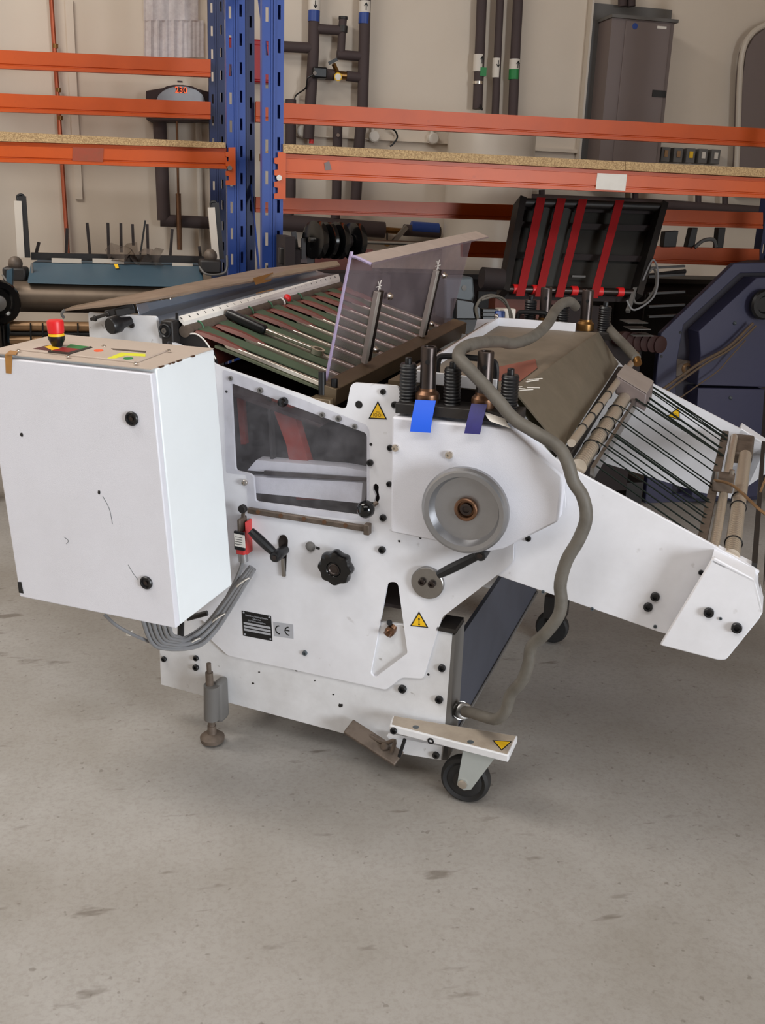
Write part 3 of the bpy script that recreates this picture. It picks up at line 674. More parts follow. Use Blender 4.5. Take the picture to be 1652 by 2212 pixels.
# --- limit switch
sw = MB().box(m(507,1150,-.045),m(540,1192,-.012)).make('limit_switch', REDSW, FM, bevel=.004)
MB().box(m(528,1128,-.035),m(546,1190,0)).make('switch_body', REDSW, sw, bevel=.004)
MB().box(m(504,1147,-.052),m(531,1189,-.044)).make('switch_lid', BLACK, sw, bevel=.002)
lp = MB().slab(pts([(505,1152),(528,1157),(530,1184),(507,1179)],-.0535),(0,.001,0)).make('switch_label', PAPER, sw)
for k in range(4):
    a_ = m(508,1159+k*5,-.0537); MB().box(a_,a_+V(.022,-.0003,-.0015)).make('print_line', INK, sw)
MB().box(m(511,1122,-.05),m(535,1142,-.008)).make('switch_head', GRIME, sw, bevel=.004)
MB().lathe(m(526,1098,-.026),(0,-1,0),[(0,.012),(.010,.012),(.012,.009),(.012,0)],16).make('switch_roller', DARKMET, sw)
MB().bar(m(526,1100,-.022),m(524,1124,-.026),.008,.008,Y_).make('roller_arm', GRIME, sw)
MB().cyl(m(524,1190,-.03),m(526,1212,-.03),.014,n=12).make('cable_gland', ALU, sw)
# --- nameplate, CE mark and warning triangles
def quad(l, y, th, mat, name, par=None): return MB().slab(pts(l,y),(0,th,0)).make(name, mat, par or FM)
npl = quad([(522,1319),(585,1331),(588,1385),(525,1373)],-.0012,.0012,INK,'nameplate'); npl['label'] = 'black metal nameplate with three blank silver rows'
def in4(q, s, t):                           # bilinear point in a pixel quad
    a_ = (q[0][0]*(1-s)+q[1][0]*s, q[0][1]*(1-s)+q[1][1]*s); b_ = (q[3][0]*(1-s)+q[2][0]*s, q[3][1]*(1-s)+q[2][1]*s)
    return (a_[0]*(1-t)+b_[0]*t, a_[1]*(1-t)+b_[1]*t)
nq = [(522,1319),(585,1331),(588,1385),(525,1373)]
for t0 in (.44,.57,.70):
    quad([in4(nq,.04,t0),in4(nq,.96,t0),in4(nq,.96,t0+.085),in4(nq,.04,t0+.085)],-.0016,.0004,SILVERL,'blank_row',npl)
ex_ = m(585,1331,0)-m(522,1319,0); ey_ = m(522,1319,0)-m(525,1373,0)
for k,(tx,sz) in enumerate((('Heidelberg Finishing Systems',.0062),('Solitudeallee',.0052),('D-71636 Ludwigsburg',.0062))):
    text_mesh(tx, sz, SILVERL, 'lettering', npl, m(*in4(nq,.5,.15+.10*k),-.0014), ex_, ey_)
for s,t0 in ((.06,.06),(.94,.06),(.06,.93),(.94,.93)): MB().lathe(m(*in4(nq,s,t0),-.0012),(0,-1,0),[(0,.003),(.001,.0025),(.0013,0)],10).make('rivet', SILVERL, npl)
cq = [(590,1343),(633,1349),(634,1380),(592,1374)]
ce = quad(cq,-.0008,.0008,SILVERL,'ce_label'); ce['label'] = 'silver label with the letters CE'
def arcstroke(c, r, wd_, a0_, a1_, mat, par, bar=False):
    mb = MB(); N_ = 16; A = []
    ex = ex_.normalized(); ez = V(0,0,1); ez = (ez-ex*ez.dot(ex)).normalized()
    for i in range(N_+1):
        th = a0_+(a1_-a0_)*i/N_; d_ = ex*math.cos(th)+ez*math.sin(th); A.append((c+d_*(r-wd_/2), c+d_*(r+wd_/2)))
    for i in range(N_): mb.slab([A[i][0],A[i][1],A[i+1][1],A[i+1][0]],(0,-.0004,0))
    if bar: mb.slab([c-ex*r, c+ex*r*.15, c+ex*r*.15+ez*wd_, c-ex*r+ez*wd_],(0,-.0004,0))
    mb.make('letter', mat, par)
arcstroke(m(*in4(cq,.30,.52),-.0009),.0125,.0035,math.radians(95),math.radians(275),INK,ce)
arcstroke(m(*in4(cq,.78,.52),-.0009),.0125,.0035,math.radians(95),math.radians(275),INK,ce,True)
def warn(tri, y, kind, th=.0008, plane=None, par=None):
    P = plane(tri) if plane else pts(tri,y); n_ = (P[1]-P[0]).cross(P[2]-P[0]).normalized()
    camd = (RM@(-O_c)) - P[0]
    if n_.dot(camd) < 0: n_ = -n_
    o = MB().slab(P, n_*th).make('warning_sticker', INK, par or FM); o['label'] = 'yellow warning triangle with black border'
    c = sum(P, V(0,0,0))/3; Q = [c+(p-c)*.80+n_*th for p in P]
    MB().slab(Q, n_*.0003).make('yellow_field', YELLOW, o)
    top = P[0]; bl = P[1]; br = P[2]; ex = (br-bl).normalized(); ey = (top-(bl+br)/2).normalized(); s = (br-bl).length; g = n_*(th+.0004)
    mb = MB()
    if kind == 'arrow':
        b0 = c+g; mb.slab([b0+ex*-.02*s+ey*-.17*s,b0+ex*.02*s+ey*-.17*s,b0+ex*.02*s+ey*.22*s,b0+ex*-.02*s+ey*.22*s],n_*.0002)
        for sg in (1,-1):
            k0 = b0+ey*(.24*s if sg > 0 else -.22*s); mb.slab([k0, k0+ex*.07*s-ey*sg*.1*s, k0-ex*.07*s-ey*sg*.1*s],n_*.0002)
    elif kind == 'rolls':
        b0 = c+g-ey*.10*s
        for q in (-.1,.1):
            A = [(b0+ex*(q+.085*math.cos(t)*1)*s+ey*.085*math.sin(t)*s, b0+ex*(q+.055*math.cos(t))*s+ey*.055*math.sin(t)*s) for t in [2*math.pi*i/16 for i in range(17)]]
            for i in range(16): mb.slab([A[i][0],A[i+1][0],A[i+1][1],A[i][1]],n_*.0002)
        for q in (-.24,.21): mb.slab([b0+ex*q*s+ey*-.08*s,b0+ex*(q+.03)*s+ey*-.08*s,b0+ex*(q+.03)*s+ey*.1*s,b0+ex*q*s+ey*.1*s],n_*.0002)
        mb.slab([b0+ex*-.1*s+ey*.14*s,b0+ex*.1*s+ey*.14*s,b0+ex*.1*s+ey*.17*s,b0+ex*-.1*s+ey*.17*s],n_*.0002)
    if kind: mb.make('pictogram', INK if kind == 'arrow' else paint('pictogram_brown',(.55,.42,.05)), o)
    return o
warn([(816,866),(796,904),(836,906)],-.0002,'rolls')
warn([(905,1321),(886,1352),(925,1356)],-.0002,'arrow')
# paint chips and scuffs that have a shape of their own
for u,v,s in ((735,1524,8),(640,1449,4),(680,1470,3),(560,1452,3),(546,1476,4),(720,1500,3)):
    P = [m(u+s*math.cos(t)*random.uniform(.5,1),v+s*math.sin(t)*random.uniform(.5,1)*.7,.0093) for t in [2*math.pi*i/9 for i in range(9)]]
    MB().slab(P,(0,-.0003,0)).make('paint_chip', DARKMET, FM)
# --- electrical cabinet on the left
BY0, BY1 = -.42, -.14
bl, br_ = m(43,1290,BY0), m(380,1357,BY0); tr_ = m(325,800,BY0)
bx0, bx1, bz0, bz1 = bl.x-.013, (br_.x+tr_.x)/2, (bl.z+br_.z)/2, tr_.z
sh = (br_.x-tr_.x)                           # slight lean of the box
def B(x, y, z): return V(x+sh*((bz1-z)/(bz1-bz0)-.5), y, z)
EB = MB().hexa([B(bx0,BY0+.022,bz0),B(bx1,BY0+.022,bz0),B(bx1,BY1,bz0),B(bx0,BY1,bz0)],[B(bx0,BY0+.022,bz1),B(bx1,BY0+.022,bz1),B(bx1,BY1,bz1),B(bx0,BY1,bz1)]).make('electrical_cabinet', BOXW, FM, bevel=.004)
EB['label'] = 'white box-shaped electrical cabinet'
MB().hexa([B(bx0,BY0,bz0),B(bx1,BY0,bz0),B(bx1,BY0+.02,bz0),B(bx0,BY0+.02,bz0)],[B(bx0,BY0,bz1-.008),B(bx1,BY0,bz1-.008),B(bx1,BY0+.02,bz1-.008),B(bx0,BY0+.02,bz1-.008)]).make('cabinet_door', PEBBLE, EB, bevel=.003)
MB().hexa([B(bx0,BY0+.005,bz1),B(bx1-.002,BY0+.005,bz1),B(bx1-.002,BY1,bz1),B(bx0,BY1,bz1)],[B(bx0,BY0+.005,bz1+.002),B(bx1-.002,BY0+.005,bz1+.002),B(bx1-.002,BY1,bz1+.002),B(bx0,BY1,bz1+.002)]).make('cabinet_top', BOXTOP_SHADE, EB)
ZT_ = bz1+.002
def top(l, dz=0.0): return [mz(u,v,ZT_+dz) for u,v in l]
MB().slab(top([(36,757),(295,785),(365,758),(120,738)],.0),(0,0,.004)).make('control_panel', BOXTOP_SHADE, EB, bevel=.001)
for u,v in ((39,757),(146,770),(292,785),(364,758),(224,748)):
    c = mz(u,v,ZT_+.004); MB().lathe(c,(0,0,1),[(0,.0055),(.002,.0055),(.0035,.003),(.0035,0)],12).make('panel_screw', CHROME, EB)
MB().slab(top([(71,754),(105,746),(130,747),(107,758)],.004),(0,0,.001)).make('indicator_field', paint('maroon',(.33,.13,.15)), EB)
MB().slab(top([(96,750),(112,746),(130,754),(112,757)],.004),(0,0,.0013)).make('yellow_field', YELLOW, EB)
MB().slab(top([(105,760),(148,764),(176,755),(135,751)],.004),(0,0,.0012)).make('red_field', paint('panel_red',(.55,.13,.13)), EB)
MB().slab(top([(140,752),(176,756),(196,750),(152,744)],.004),(0,0,.001)).make('green_field', GREENL, EB)
MB().slab(top([(103,761),(150,766),(200,751),(196,749),(148,762),(107,758)],.004),(0,0,.0015)).make('panel_edge', DARKMET, EB)
MB().lathe(mz(213,758,ZT_+.004),(0,0,1),[(0,.011),(.002,.011),(.002,0)],16).make('orange_lamp', paint('orange_lamp',(.95,.38,.2)), EB)
MB().slab(top([(232,774),(250,774),(272,768),(314,770),(314,765),(262,762)],.004),(0,0,.0008)).make('yellow_marking', LIME, EB)
MB().lathe(mz(277,775,ZT_+.004),(0,0,1),[(0,.011),(.002,.011),(.002,0)],16).make('green_lamp', GREENL, EB)
MB().slab(top([(240,753),(316,759),(314,762),(244,756)],.004),(0,0,.0008)).make('print_line', GRIME, EB)
# emergency stop: black base, yellow ring, red mushroom head
ec = mz(124,748,ZT_+.004)
ES = MB().lathe(ec,(0,0,1),[(0,.012),(.008,.015),(.018,.0205),(.026,.0205)],24).make('emergency_stop', BLACK, EB)
MB().lathe(ec,(0,0,1),[(.026,.0195),(.032,.0185)],24).make('stop_ring', YELLOW, EB)
MB().lathe(ec,(0,0,1),[(.032,.017),(.034,.0195),(.058,.0205),(.063,.019),(.065,.014),(.065,0)],24).make('stop_button', REDP, EB)
for uv in ((286,904),(317,1258)):
    c = m(*uv,BY0); lk = MB().lathe(c,(0,-1,0),[(0,.0165),(.004,.017),(.007,.015),(.007,.012),(.003,.0105),(.003,0)],28).make('cabinet_lock', BLACK, EB)
    MB().lathe(c+V(0,-.003,0),(0,-1,0),[(0,.005),(.003,.005),(.003,0)],10).make('lock_core', DSTEEL, EB)
MB().slab([m(u,v,BY0-.0006) for u,v in ((11,766),(27,768),(25,807),(13,806))],(0,-.0005,0)).make('tape', TAPE, EB)
MB().slab(top([(11,766),(35,766),(38,760),(22,757)],.002),(0,0,.0006)).make('tape', TAPE, EB)
MB().slab([m(u,v,BY0-.0006) for u,v in ((38,1257),(46,1257),(51,1282),(41,1280))],(0,-.0006,0)).make('hinge_patch', BLACK, EB)
for u,v,s in ((47,939,4),(214,1064,5)):
    P = [m(u+s*math.cos(t)*random.uniform(.5,1),v+1.4*s*math.sin(t)*random.uniform(.6,1),BY0-.0004) for t in [2*math.pi*i/8 for i in range(8)]]
    MB().slab(P,(0,-.0003,0)).make('paint_chip', BLACK, EB)
for l in (((222,1072),(232,1090),(238,1105),(243,1132)),((277,1220),(286,1236),(298,1252)),((138,1160),(148,1168),(143,1175))):
    MB().tube([m(u,v,BY0-.0003) for u,v in l],.0005,4,3).make('scratch', GREYM, EB)
for k in range(12):
    u = 345+random.random()*85; c = mz(u, 800-(u-325)*.33, ZT_-.001); s = random.uniform(.002,.005); MB().box(c+V(-.0015,-s,-.0015),c+V(.0018,s,.0018)).make('edge_chip', COPPERBR, EB)
MB().box((bx0+.2,BY1,bz0+.15),(bx1-.2,.012,bz1-.1)).make('cabinet_bracket', WHITE2, FM)
# --- cable bundle from the switch down and up into the cabinet
zbb = bz0
path = [(545,1226,-.02),(520,1262,-.03),(488,1310,-.05),(455,1355,-.08),(415,1386,-.14)]
for k in range(6):
    o_ = (k-2.5)
    L = []
    for i,(u,v,y) in enumerate(path):
        L.append(m(u+o_*3.2*(.5+.25*i), v+o_*2.2*(.5+.3*i), y-.004*(k%2)))
    L.append(m(372-10*o_*.5, 1388+o_*5, -.22)); L.append(m(346-o_*9, 1372+o_*3, -.27)); 
    e = m(330-o_*12, 1345+o_*2, -.30); L.append(V(e.x,e.y,zbb+.01))
    MB().tube(L,.0068 if k%2 else .0055,8,5).make('cable', CABLE, FM)
L = [m(226,1328,-.33),m(250,1350,-.33),m(285,1370,-.30),m(320,1385,-.25),m(360,1400,-.18)]; MB().tube(L,.0045,8,5).make('cable', CABLE, FM)
MB().tube([m(524,1210,-.03),m(520,1228,-.03),m(505,1262,-.03),m(480,1310,-.05)],.006,8,5).make('cable', CABLE, FM)
for u,v,y in ((527,1258,-.03),(473,1336,-.065),(415,1390,-.14)):
    c = m(u,v,y); MB().tube([c+V(.026*math.cos(t)*.75+.02*math.sin(t)*.3,.016*math.sin(t),.024*math.cos(t)*.75) for t in [2*math.pi*i/10 for i in range(10)]],.0022,6,2,closed=True).make('cable_tie', WHITEP, FM)
c = m(279,1367,-.30); MB().box(c-V(.006,.006,.006),c+V(.006,.006,.006)).make('cable_tie', WHITEP, FM)
# black T-shaped handle below the cabinet
MB().cyl(m(391,1332,-.05),m(390,1390,-.05),.010,n=12).make('lever_handle', BLACK, FM)
MB().cyl(m(404,1336,-.05),m(448,1324,-.03),.008,n=12).make('lever_shaft', DARKMET, FM)
# --- levelling foot
MB().box(m(457,1474,-.048),m(498,1546,.006)).make('foot_bracket', GREYBACK, FM, bevel=.012)
MB().cyl(m(457,1480,-.052),m(457,1552,-.052),.0235,n=18).make('foot_bush', GREYBACK, FM)
ftp = m(457,1562,-.052); ftop = m(456,1434,-.052)
ft = MB().lathe(V(ftp.x,ftp.y,.012),(0,0,1),[(0,.0),(.0,.036),(.012,.037),(.020,.028),(.024,.014),(.05,.013),(.05,.011),(ftop.z-.012-.03,.0115),(ftop.z-.012-.03,.007),(ftop.z-.012,.007),(ftop.z-.012,0)],20).make('levelling_foot', GRIME, FM)
# --- caster arm and caster
zt_ = m(1100,1632,-.085).z
cax = [mz(848,1545,zt_),mz(1118,1589,zt_),mz(1098,1632,zt_),mz(841,1567,zt_)]
CA = MB().slab(cax,(0,0,-.022)).make('caster_arm', WHITE2, FM, bevel=.003)
MB().slab([mz(u,v,zt_) for u,v in ((851,1547),(1114,1590),(1095,1629),(846,1565))],(0,0,.0004)).make('worn_top', WORN, CA)
def arm_top(l): return [mz(u,v,zt_) for u,v in l]
warn([(1083,1622),(1063,1599),(1106,1602)],0,'',.0006,arm_top,CA)
for u,v in ((851,1577),(932,1598)): bolt(u,v,8,cax[3].y+.001,None,CA)
for u,v in ((898,1571),(1016,1603)): MB().lathe(mz(u,v,zt_),(0,0,1),[(0,.009),(.0008,.009),(.001,0)],14).make('arm_screw', GREYM, CA)
CR = MB()
wc = m(1006,1680,-.03); wr = wc.z-.002
CW = MB().lathe(wc+V(0,-.02,0),(0,1,0),[(0,.012),(.0,wr*.62),(.004,wr*.72),(-.001,wr*.86),(.006,wr*.97),(.014,wr),(.026,wr),(.034,wr*.97),(.041,wr*.86),(.036,wr*.72),(.04,wr*.62),(.04,.012)],40).make('caster_wheel', RUBBER, FM)
MB().lathe(wc+V(0,-.021,0),(0,-1,0),[(-.03,.03),(.0,.03),(.003,.022),(.003,0)],24).make('wheel_centre', DARKMET, CW)
kx = wc.x+.045; tz = zt_-.022
for s in (-1,1):
    y = wc.y+s*.027
    MB().slab([V(wc.x-.004,y,tz-.012),V(kx+.04,y,tz-.012),V(kx+.03,y,tz-.03),V(wc.x+.024,y,wc.z-.012),V(wc.x+.004,y,wc.z-.02),V(wc.x-.016,y,wc.z-.008)],(0,.003*s,0)).make('caster_fork', ZINC, FM)
MB().box((wc.x-.006,wc.y-.03,tz-.014),(kx+.042,wc.y+.03,tz-.008)).make('fork_bridge', ZINC, FM)
MB().lathe(V(kx-.01,wc.y,tz),(0,0,-1),[(0,.04),(.004,.04),(.008,.03)],24).make('swivel_plate', ZINC, FM)
MB().lathe(wc+V(0,-.031,0),(0,-1,0),[(-.0,.013),(.004,.013),(.006,.008),(.006,0)],16).make('axle_bolt', CHROME, FM)
# --- pedal and its small parts
PD0 = m(752,1569,-.03); PD1 = m(862,1640,-.05)
MB().bar(PD0,PD1,.05,.012,V(0,-.4,1)).make('pedal_bar', GRIME, FM, bevel=.003)
MB().cyl(m(850,1614,-.02),m(828,1612,-.055),.010,n=14).make('pedal_pivot', GRIME, FM)
MB().slab(pts([(835,1590),(955,1612),(952,1642),(868,1628),(848,1606)],-.02),(0,.015,0)).make('pedal_bracket', WHITE2, FM)
MB().cyl(m(874,1597,-.07),m(862,1634,-.07),.005,n=10).make('pedal_bolt', BLACK, FM)
bolt(942,1630,8,-.02,DARKMET)
MB().tube([m(800,1590,-.03),m(830,1605,-.04),m(852,1600,-.05),m(846,1625,-.055)],.006,8,4).make('pedal_spring', GRIME, FM)
# --- far side frame, cross panel under the machine and far casters
farb = [p+V(0,WID,0) for p in pts(base,.0095)]
MB().slab(farb,(0,.012,0)).make('base_plate', WHITE2, FM)
farp = [p+V(0,WID,0) for p in pts([(470,790),(745,884),(757,832),(860,834),(1112,900),(1215,1010),(1222,1100),(1073,1243),(955,1333),(914,1466),(492,1416),(400,1340),(360,735)],0)]
MB().slab(farp,(0,.009,0)).make('side_plate', WHITE2, FM)
A0 = m(970,1414,.02); A1 = m(968,1608,.02)
MB().hexa([A1,A1+V(0,WID-.05,0),A1+V(-.012,WID-.05,0),A1+V(-.012,0,0)],[A0,A0+V(0,WID-.05,0),A0+V(-.012,WID-.05,0),A0+V(-.012,0,0)]).make('cross_panel', paint('slate_panel',(.27,.28,.32),.6,.5,(.2,.2,.22),6), FM)
MB().tube([A1+V(.004,0,0),A1+V(.004,WID-.06,0)],.005,8,0).make('panel_lip', GREYBACK, FM)
A2 = m(450,1470,.02); MB().box((A2.x,.03,A2.z-.02),(A2.x+.04,WID,A2.z+.02)).make('cross_bar', WHITE2, FM)
for xx in (.0,-.80):
    zf = -.0484*(WID-.05)-.004
    MB().lathe((xx,WID-.05,zf+.062),(0,1,0),[(-.02,.0),(-.02,.055),(-.012,.062),(.012,.062),(.02,.055),(.02,0)],28).make('caster_wheel', RUBBER, FM)
    MB().box((xx-.03,WID-.09,zf+.11),(xx+.05,WID-.01,.14)).make('caster_fork', DARKMET, FM)
    for s in (-1,1): MB().slab([V(xx-.012,WID-.05+s*.027,zf+.05),V(xx+.02,WID-.05+s*.027,zf+.05),V(xx+.05,WID-.05+s*.027,zf+.125),V(xx-.012,WID-.05+s*.027,zf+.125)],(0,.003*s,0)).make('caster_fork', DARKMET, FM)
# ------------------------------------------------------------------ top of the folding machine
YN, YFAR = .04, 1.13
# table plane through the first rail
t0, t1 = m(455,735,.05), m(684,828,.05)
tn = (t1-t0).cross(Y_).normalized()
def tp(u, v): return mp(u, v, t0, tn)
sl = (t1-t0).normalized()                    # down the table
if tn.z < 0: tn = -tn
def T(s, y, h=0.0): return V(t0.x,y,t0.z)+sl*s+tn*h
TL = (t1-t0).length
s_end = TL+.05                               # table goes on under the bar towards the lid
rails = [tp(560,776), tp(600,763), tp(638,731), tp(655,712), tp(676,701), tp(690,692)]
ys = [r_.y for r_ in rails]
pitch = (ys[5]-ys[1])/4
print('rail ys', ys, 'pitch', pitch, 'TL', TL, 't0', t0)
MB().hexa([T(.02,YN,-.012),T(s_end,YN,-.012),T(s_end,YFAR,-.012),T(.02,YFAR,-.012)],[T(.02,YN,-.006),T(s_end,YN,-.006),T(s_end,YFAR,-.006),T(.02,YFAR,-.006)]).make('table_plate', OLIVE, FM)
MB().hexa([T(-.02,.02,-.12),T(s_end,.02,-.10),T(s_end,YFAR,-.10),T(-.02,YFAR,-.12)],[T(-.02,.02,-.11),T(s_end,.02,-.09),T(s_end,YFAR,-.09),T(-.02,YFAR,-.11)]).make('under_rail_shade', paint('dark_maroon',(.17,.08,.08),.7), FM)  # added dark sheet, stands for the shade below the rails
MB().slab([T(-.12,.56,-.02),T(s_end,.56,-.02),T(s_end,.56,-.2),T(-.12,.56,-.2)],(0,.01,0)).make('inner_shade_panel', INNER, FM)  # added dark sheet closing the view under the table
dc = T(-.055,0,-.055); dr_ = .058
MB().cyl((dc.x,YN,dc.z),(dc.x,YFAR,dc.z),dr_,n=40).make('feed_drum', REDBR, FM)
P_ = ys[0]; k = 0
while P_ + k*pitch < YFAR-.02:
    y = P_+k*pitch
    # chrome rail with a pointed upper end
    MB().hexa([T(.05,y-.007,-.005),T(s_end,y-.008,-.005),T(s_end,y+.008,-.005),T(.05,y+.007,-.005)],[T(.03,y-.004,.006),T(s_end,y-.006,.008),T(s_end,y+.006,.008),T(.03,y+.004,.006)]).make('guide_rail', CHROME, FM, bevel=.002)
    # green belt: over the drum and down the table
    yb = y+pitch*.42; hw_ = pitch*.24; ln = []
    for i in range(9):
        a_ = math.radians(150-15*i*.75); ln.append(V(dc.x,0,dc.z)+V(math.cos(a_)*(dr_+.003),0,math.sin(a_)*(dr_+.003)))
    ln += [T(.02,0,.004), T(s_end,0,.004)]
    if yb+hw_ < YFAR: MB().rings([[p+V(0,yb-hw_,0),p+V(0,yb+hw_,0),p+V(0,yb+hw_,.0025),p+V(0,yb-hw_,.0025)] for p in ln]).make('feed_belt', GREENB, FM)
    # red-brown guide shoe between two belts
    ys_ = y+.004
    MB().rings([[T(s,ys_-q,.0045),T(s,ys_+q,.0045),T(s,ys_+q*.5,.0045+h_),T(s,ys_-q*.5,.0045+h_)] for s,q,h_ in ((-.05,pitch*.13,.004),(-.02,pitch*.17,.008),(.03,pitch*.15,.010),(.08,pitch*.09,.006),(.11,pitch*.02,.002))]).make('guide_shoe', REDBR, FM)
    k += 1
# front cross bar that carries the acrylic guard
b0 = m(690,842,.045); bw = .04; bh = .045
def bt(u, v): return m(u, v, .045)
BX = m(703,826,.045)
bar = MB().hexa([V(BX.x-.012,.03,BX.z-.045),V(BX.x+.034,.03,BX.z-.057),V(BX.x+.034,1.22,BX.z-.057),V(BX.x-.012,1.22,BX.z-.045)],[V(BX.x-.012,.03,BX.z),V(BX.x+.038,.03,BX.z-.012),V(BX.x+.038,1.22,BX.z-.012),V(BX.x-.012,1.22,BX.z)]).make('cross_bar', BROWNBAR, FM, bevel=.002)
MB().box((BX.x-.03,.005,BX.z-.075),(BX.x+.03,.05,BX.z-.035)).make('bar_block', BROWNBAR, FM, bevel=.003)
MB().cyl((BX.x-.005,.035,BX.z-.03),(BX.x-.005,.035,BX.z+.03),.010,n=12).make('clamp_screw', BLACK, FM)
MB().cyl((BX.x+.025,.045,BX.z-.02),(BX.x+.025,.045,BX.z+.012),.009,n=12).make('clamp_screw', BLACK, FM)
# acrylic guard: leaning sheet with a folded top lip
g0, g1 = m(694,824,.07), m(757,552,.07)
G0, G1 = m(984,700,1.17), m(1022,500,1.17)
g0.x = BX.x-.012; g0.z = BX.z-.01; G0 = V(g0.x,1.17,g0.z)
def gp(s, t): return (g0*(1-t)+g1*t)*(1-s)+(G0*(1-t)+G1*t)*s
gn = (g1-g0).cross(G0-g0).normalized()
if gn.x < 0: gn = -gn
lip = V(.052,0,-.026)
prof = [(0,.0),(.5,.0),(.93,.0)]
def prof_ring(s, off):
    A = gp(s,0); B_ = gp(s,.95); Cc = gp(s,.985)+gn*.004+V(0,0,.002); D = gp(s,1)+gn*.014; E_ = D+lip*.8+V(0,0,.006)
    return [A+gn*off, B_+gn*off, Cc+gn*off*.8-V(0,0,abs(off)*.2), D-V(0,0,off), E_-V(0,0,off)]
def sheet_ring(s): return prof_ring(s,-.0025)+prof_ring(s,.0025)[::-1]
gs = MB().rings([sheet_ring(i/8) for i in range(9)]).make('acrylic_guard', PLEXI, FM); gs['label'] = 'clear acrylic guard sheet with a folded top lip'
MB().tube([p for p in prof_ring(0,0)],.0045,6,4).make('guard_edge', PLEXIE, FM)
lipA = MB()
lipA.rings([[gp(s,1)+gn*.010+V(0,0,.0035),gp(s,1)+gn*.014+lip*.8+V(0,0,.0095),gp(s,1)+gn*.014+lip*.8+V(0,0,.0088),gp(s,1)+gn*.010+V(0,0,.0028)] for s in (0,1)]).make('lip_dust', clear('lip_haze',(.9,.85,.82),(.75,.95),(.72,.65,.61),.4,12), FM)
def strut(bot, topp, b1, b2, y):
    p = mp(*bot,g0,gn)+gn*.012; q = mp(*topp,g0,gn)+gn*.012
    o = MB().bar(p,q,.03,.012,V(1,-.3,0)).make('guard_strut', DSTEEL, FM, bevel=.002)
    fo_ = -(G0-g0).normalized()*.021+gn*.002; MB().bar(p+fo_,q+fo_,.014,.016,V(1,-.3,0)).make('strut_flange', FLANGE, o, bevel=.001)
    for u,v in (b1,b2):
        c = mp(u,v,g0,gn)+gn*.022; MB().lathe(c-gn*.008,gn,[(0,.011),(.004,.011),(.008,.008),(.012,.008),(.015,.003)],14).make('guard_bolt', CHROME, o)
    c = q+V(0,0,.012)
    for kk in range(6): 
        a_ = kk*1.05; MB().bar(c, c+V(0,math.cos(a_),math.sin(a_)*.7)*random.uniform(.012,.028),.002,.002).make('crack_mark', PAPER, o)
strut((783,778),(811,625),(829,636),(799,752),.37)
strut((906,722),(938,580),(948,592),(921,697),.88)
# --- infeed group
iv = V(0,1,0)
def along(l0, y0, y1, off, mat, name, l1=None):     # strip through pixel points on y0, run to y1 along the machine width
    A = [m(u,v,y0) for u,v in l0]; 
    Bq = [V(a_.x,y1,a_.z) for a_ in A] if l1 is None else [m(u,v,y1) for u,v in l1]
    off = Vector(off); n_ = len(A); mb = MB()
    mb.rings([A+[a_+off for a_ in A[::-1]], Bq+[b_+off for b_ in Bq[::-1]]])
    return mb.make(name, mat, FM)
RB = m(398,716,.03); FR = m(733,618,1.12)
MB().cyl(RB,FR,.0165,n=20).make('infeed_bar', GRIME, FM)
along([(398,695),(386,683)],.03,1.12,(.0,0,-.012),PAPER,'scale_strip',[(735,603),(731,591)])['label'] = 'white scale strip with tick marks'
for i in range(26):
    s = i/26.; p = m(394,690,.03)*(1-s)+m(734,598,1.12)*s; p2 = m(390,687,.03)*(1-s)+m(733,595,1.12)*s; MB().bar(p+V(0,0,.0012),p2+V(0,0,.0012),.0025,.001).make('tick_mark', INK, FM)
along([(386,684),(340,694),(318,690)],.03,1.12,(0,0,-.008),SHEET,'steel_channel',[(731,592),(700,590),(690,586)])
along([(318,690),(300,676),(296,660)],.03,1.12,(0,0,-.006),SHEET,'steel_channel',[(690,587),(680,582),(686,576)])
MB().hexa([m(294,657,.02),m(300,677,.02),m(376,660,.22),m(372,643,.22)],[p+V(0,0,-.006) for p in (m(294,657,.02),m(300,677,.02),m(376,660,.22),m(372,643,.22))]).make('corner_bracket', SHEET, FM, bevel=.002)
for u,v in ((347,650),(366,646)): MB().lathe(m(u,v,.15),(0,0,1),[(0,.007),(.004,.006),(.006,0)],12).make('bracket_screw', CHROME, FM)
lid = [m(140,672,-.01),m(292,656,-.01),m(735,575,1.14),m(727,566,1.14),m(560,584,.85),m(373,622,.35),m(160,664,.02)]
ld = MB().slab(lid,(0,0,.005)).make('dusty_lid', LIDPL, FM); ld['label'] = 'dust covered clear lid over the infeed'
MB().tube([m(140,672,-.01)+V(0,0,.003),m(133,678,-.01),m(138,686,-.0)],.004,6,4).make('lid_corner', GREYBACK, FM)
# brown packing tape
TP = MB()
for q,(y0_,y1_) in (([(547,604),(590,592),(585,610),(552,618)],(.55,.7)),([(553,636),(591,627),(592,640),(553,652)],(.52,.63))):
    P = [m(u,v,y) for (u,v),y in zip(q,(y0_,y1_,y1_,y0_))]; MB().slab([p+V(0,0,.004) for p in P],(0,0,.001)).make('tape', TAPE, FM)
c = RB+(FR-RB)*.575+V(.008,0,.012); MB().sphere(c,.014,12).make('red_dab', REDP, FM)
for u,v,y in ((424,703,.10),(560,661,.53),(630,642,.75),(522,680,.40),(590,650,.62)):
    c = RB+(FR-RB)*((y-.03)/1.09); MB().tube([c+V(.018*math.cos(t),.0,.018*math.sin(t)) for t in [2*math.pi*i/12 for i in range(12)]],.003,6,2,closed=True).make('belt_loop', paint('loop_green',(.22,.40,.28),.6) if v != 650 else PAPER, FM)
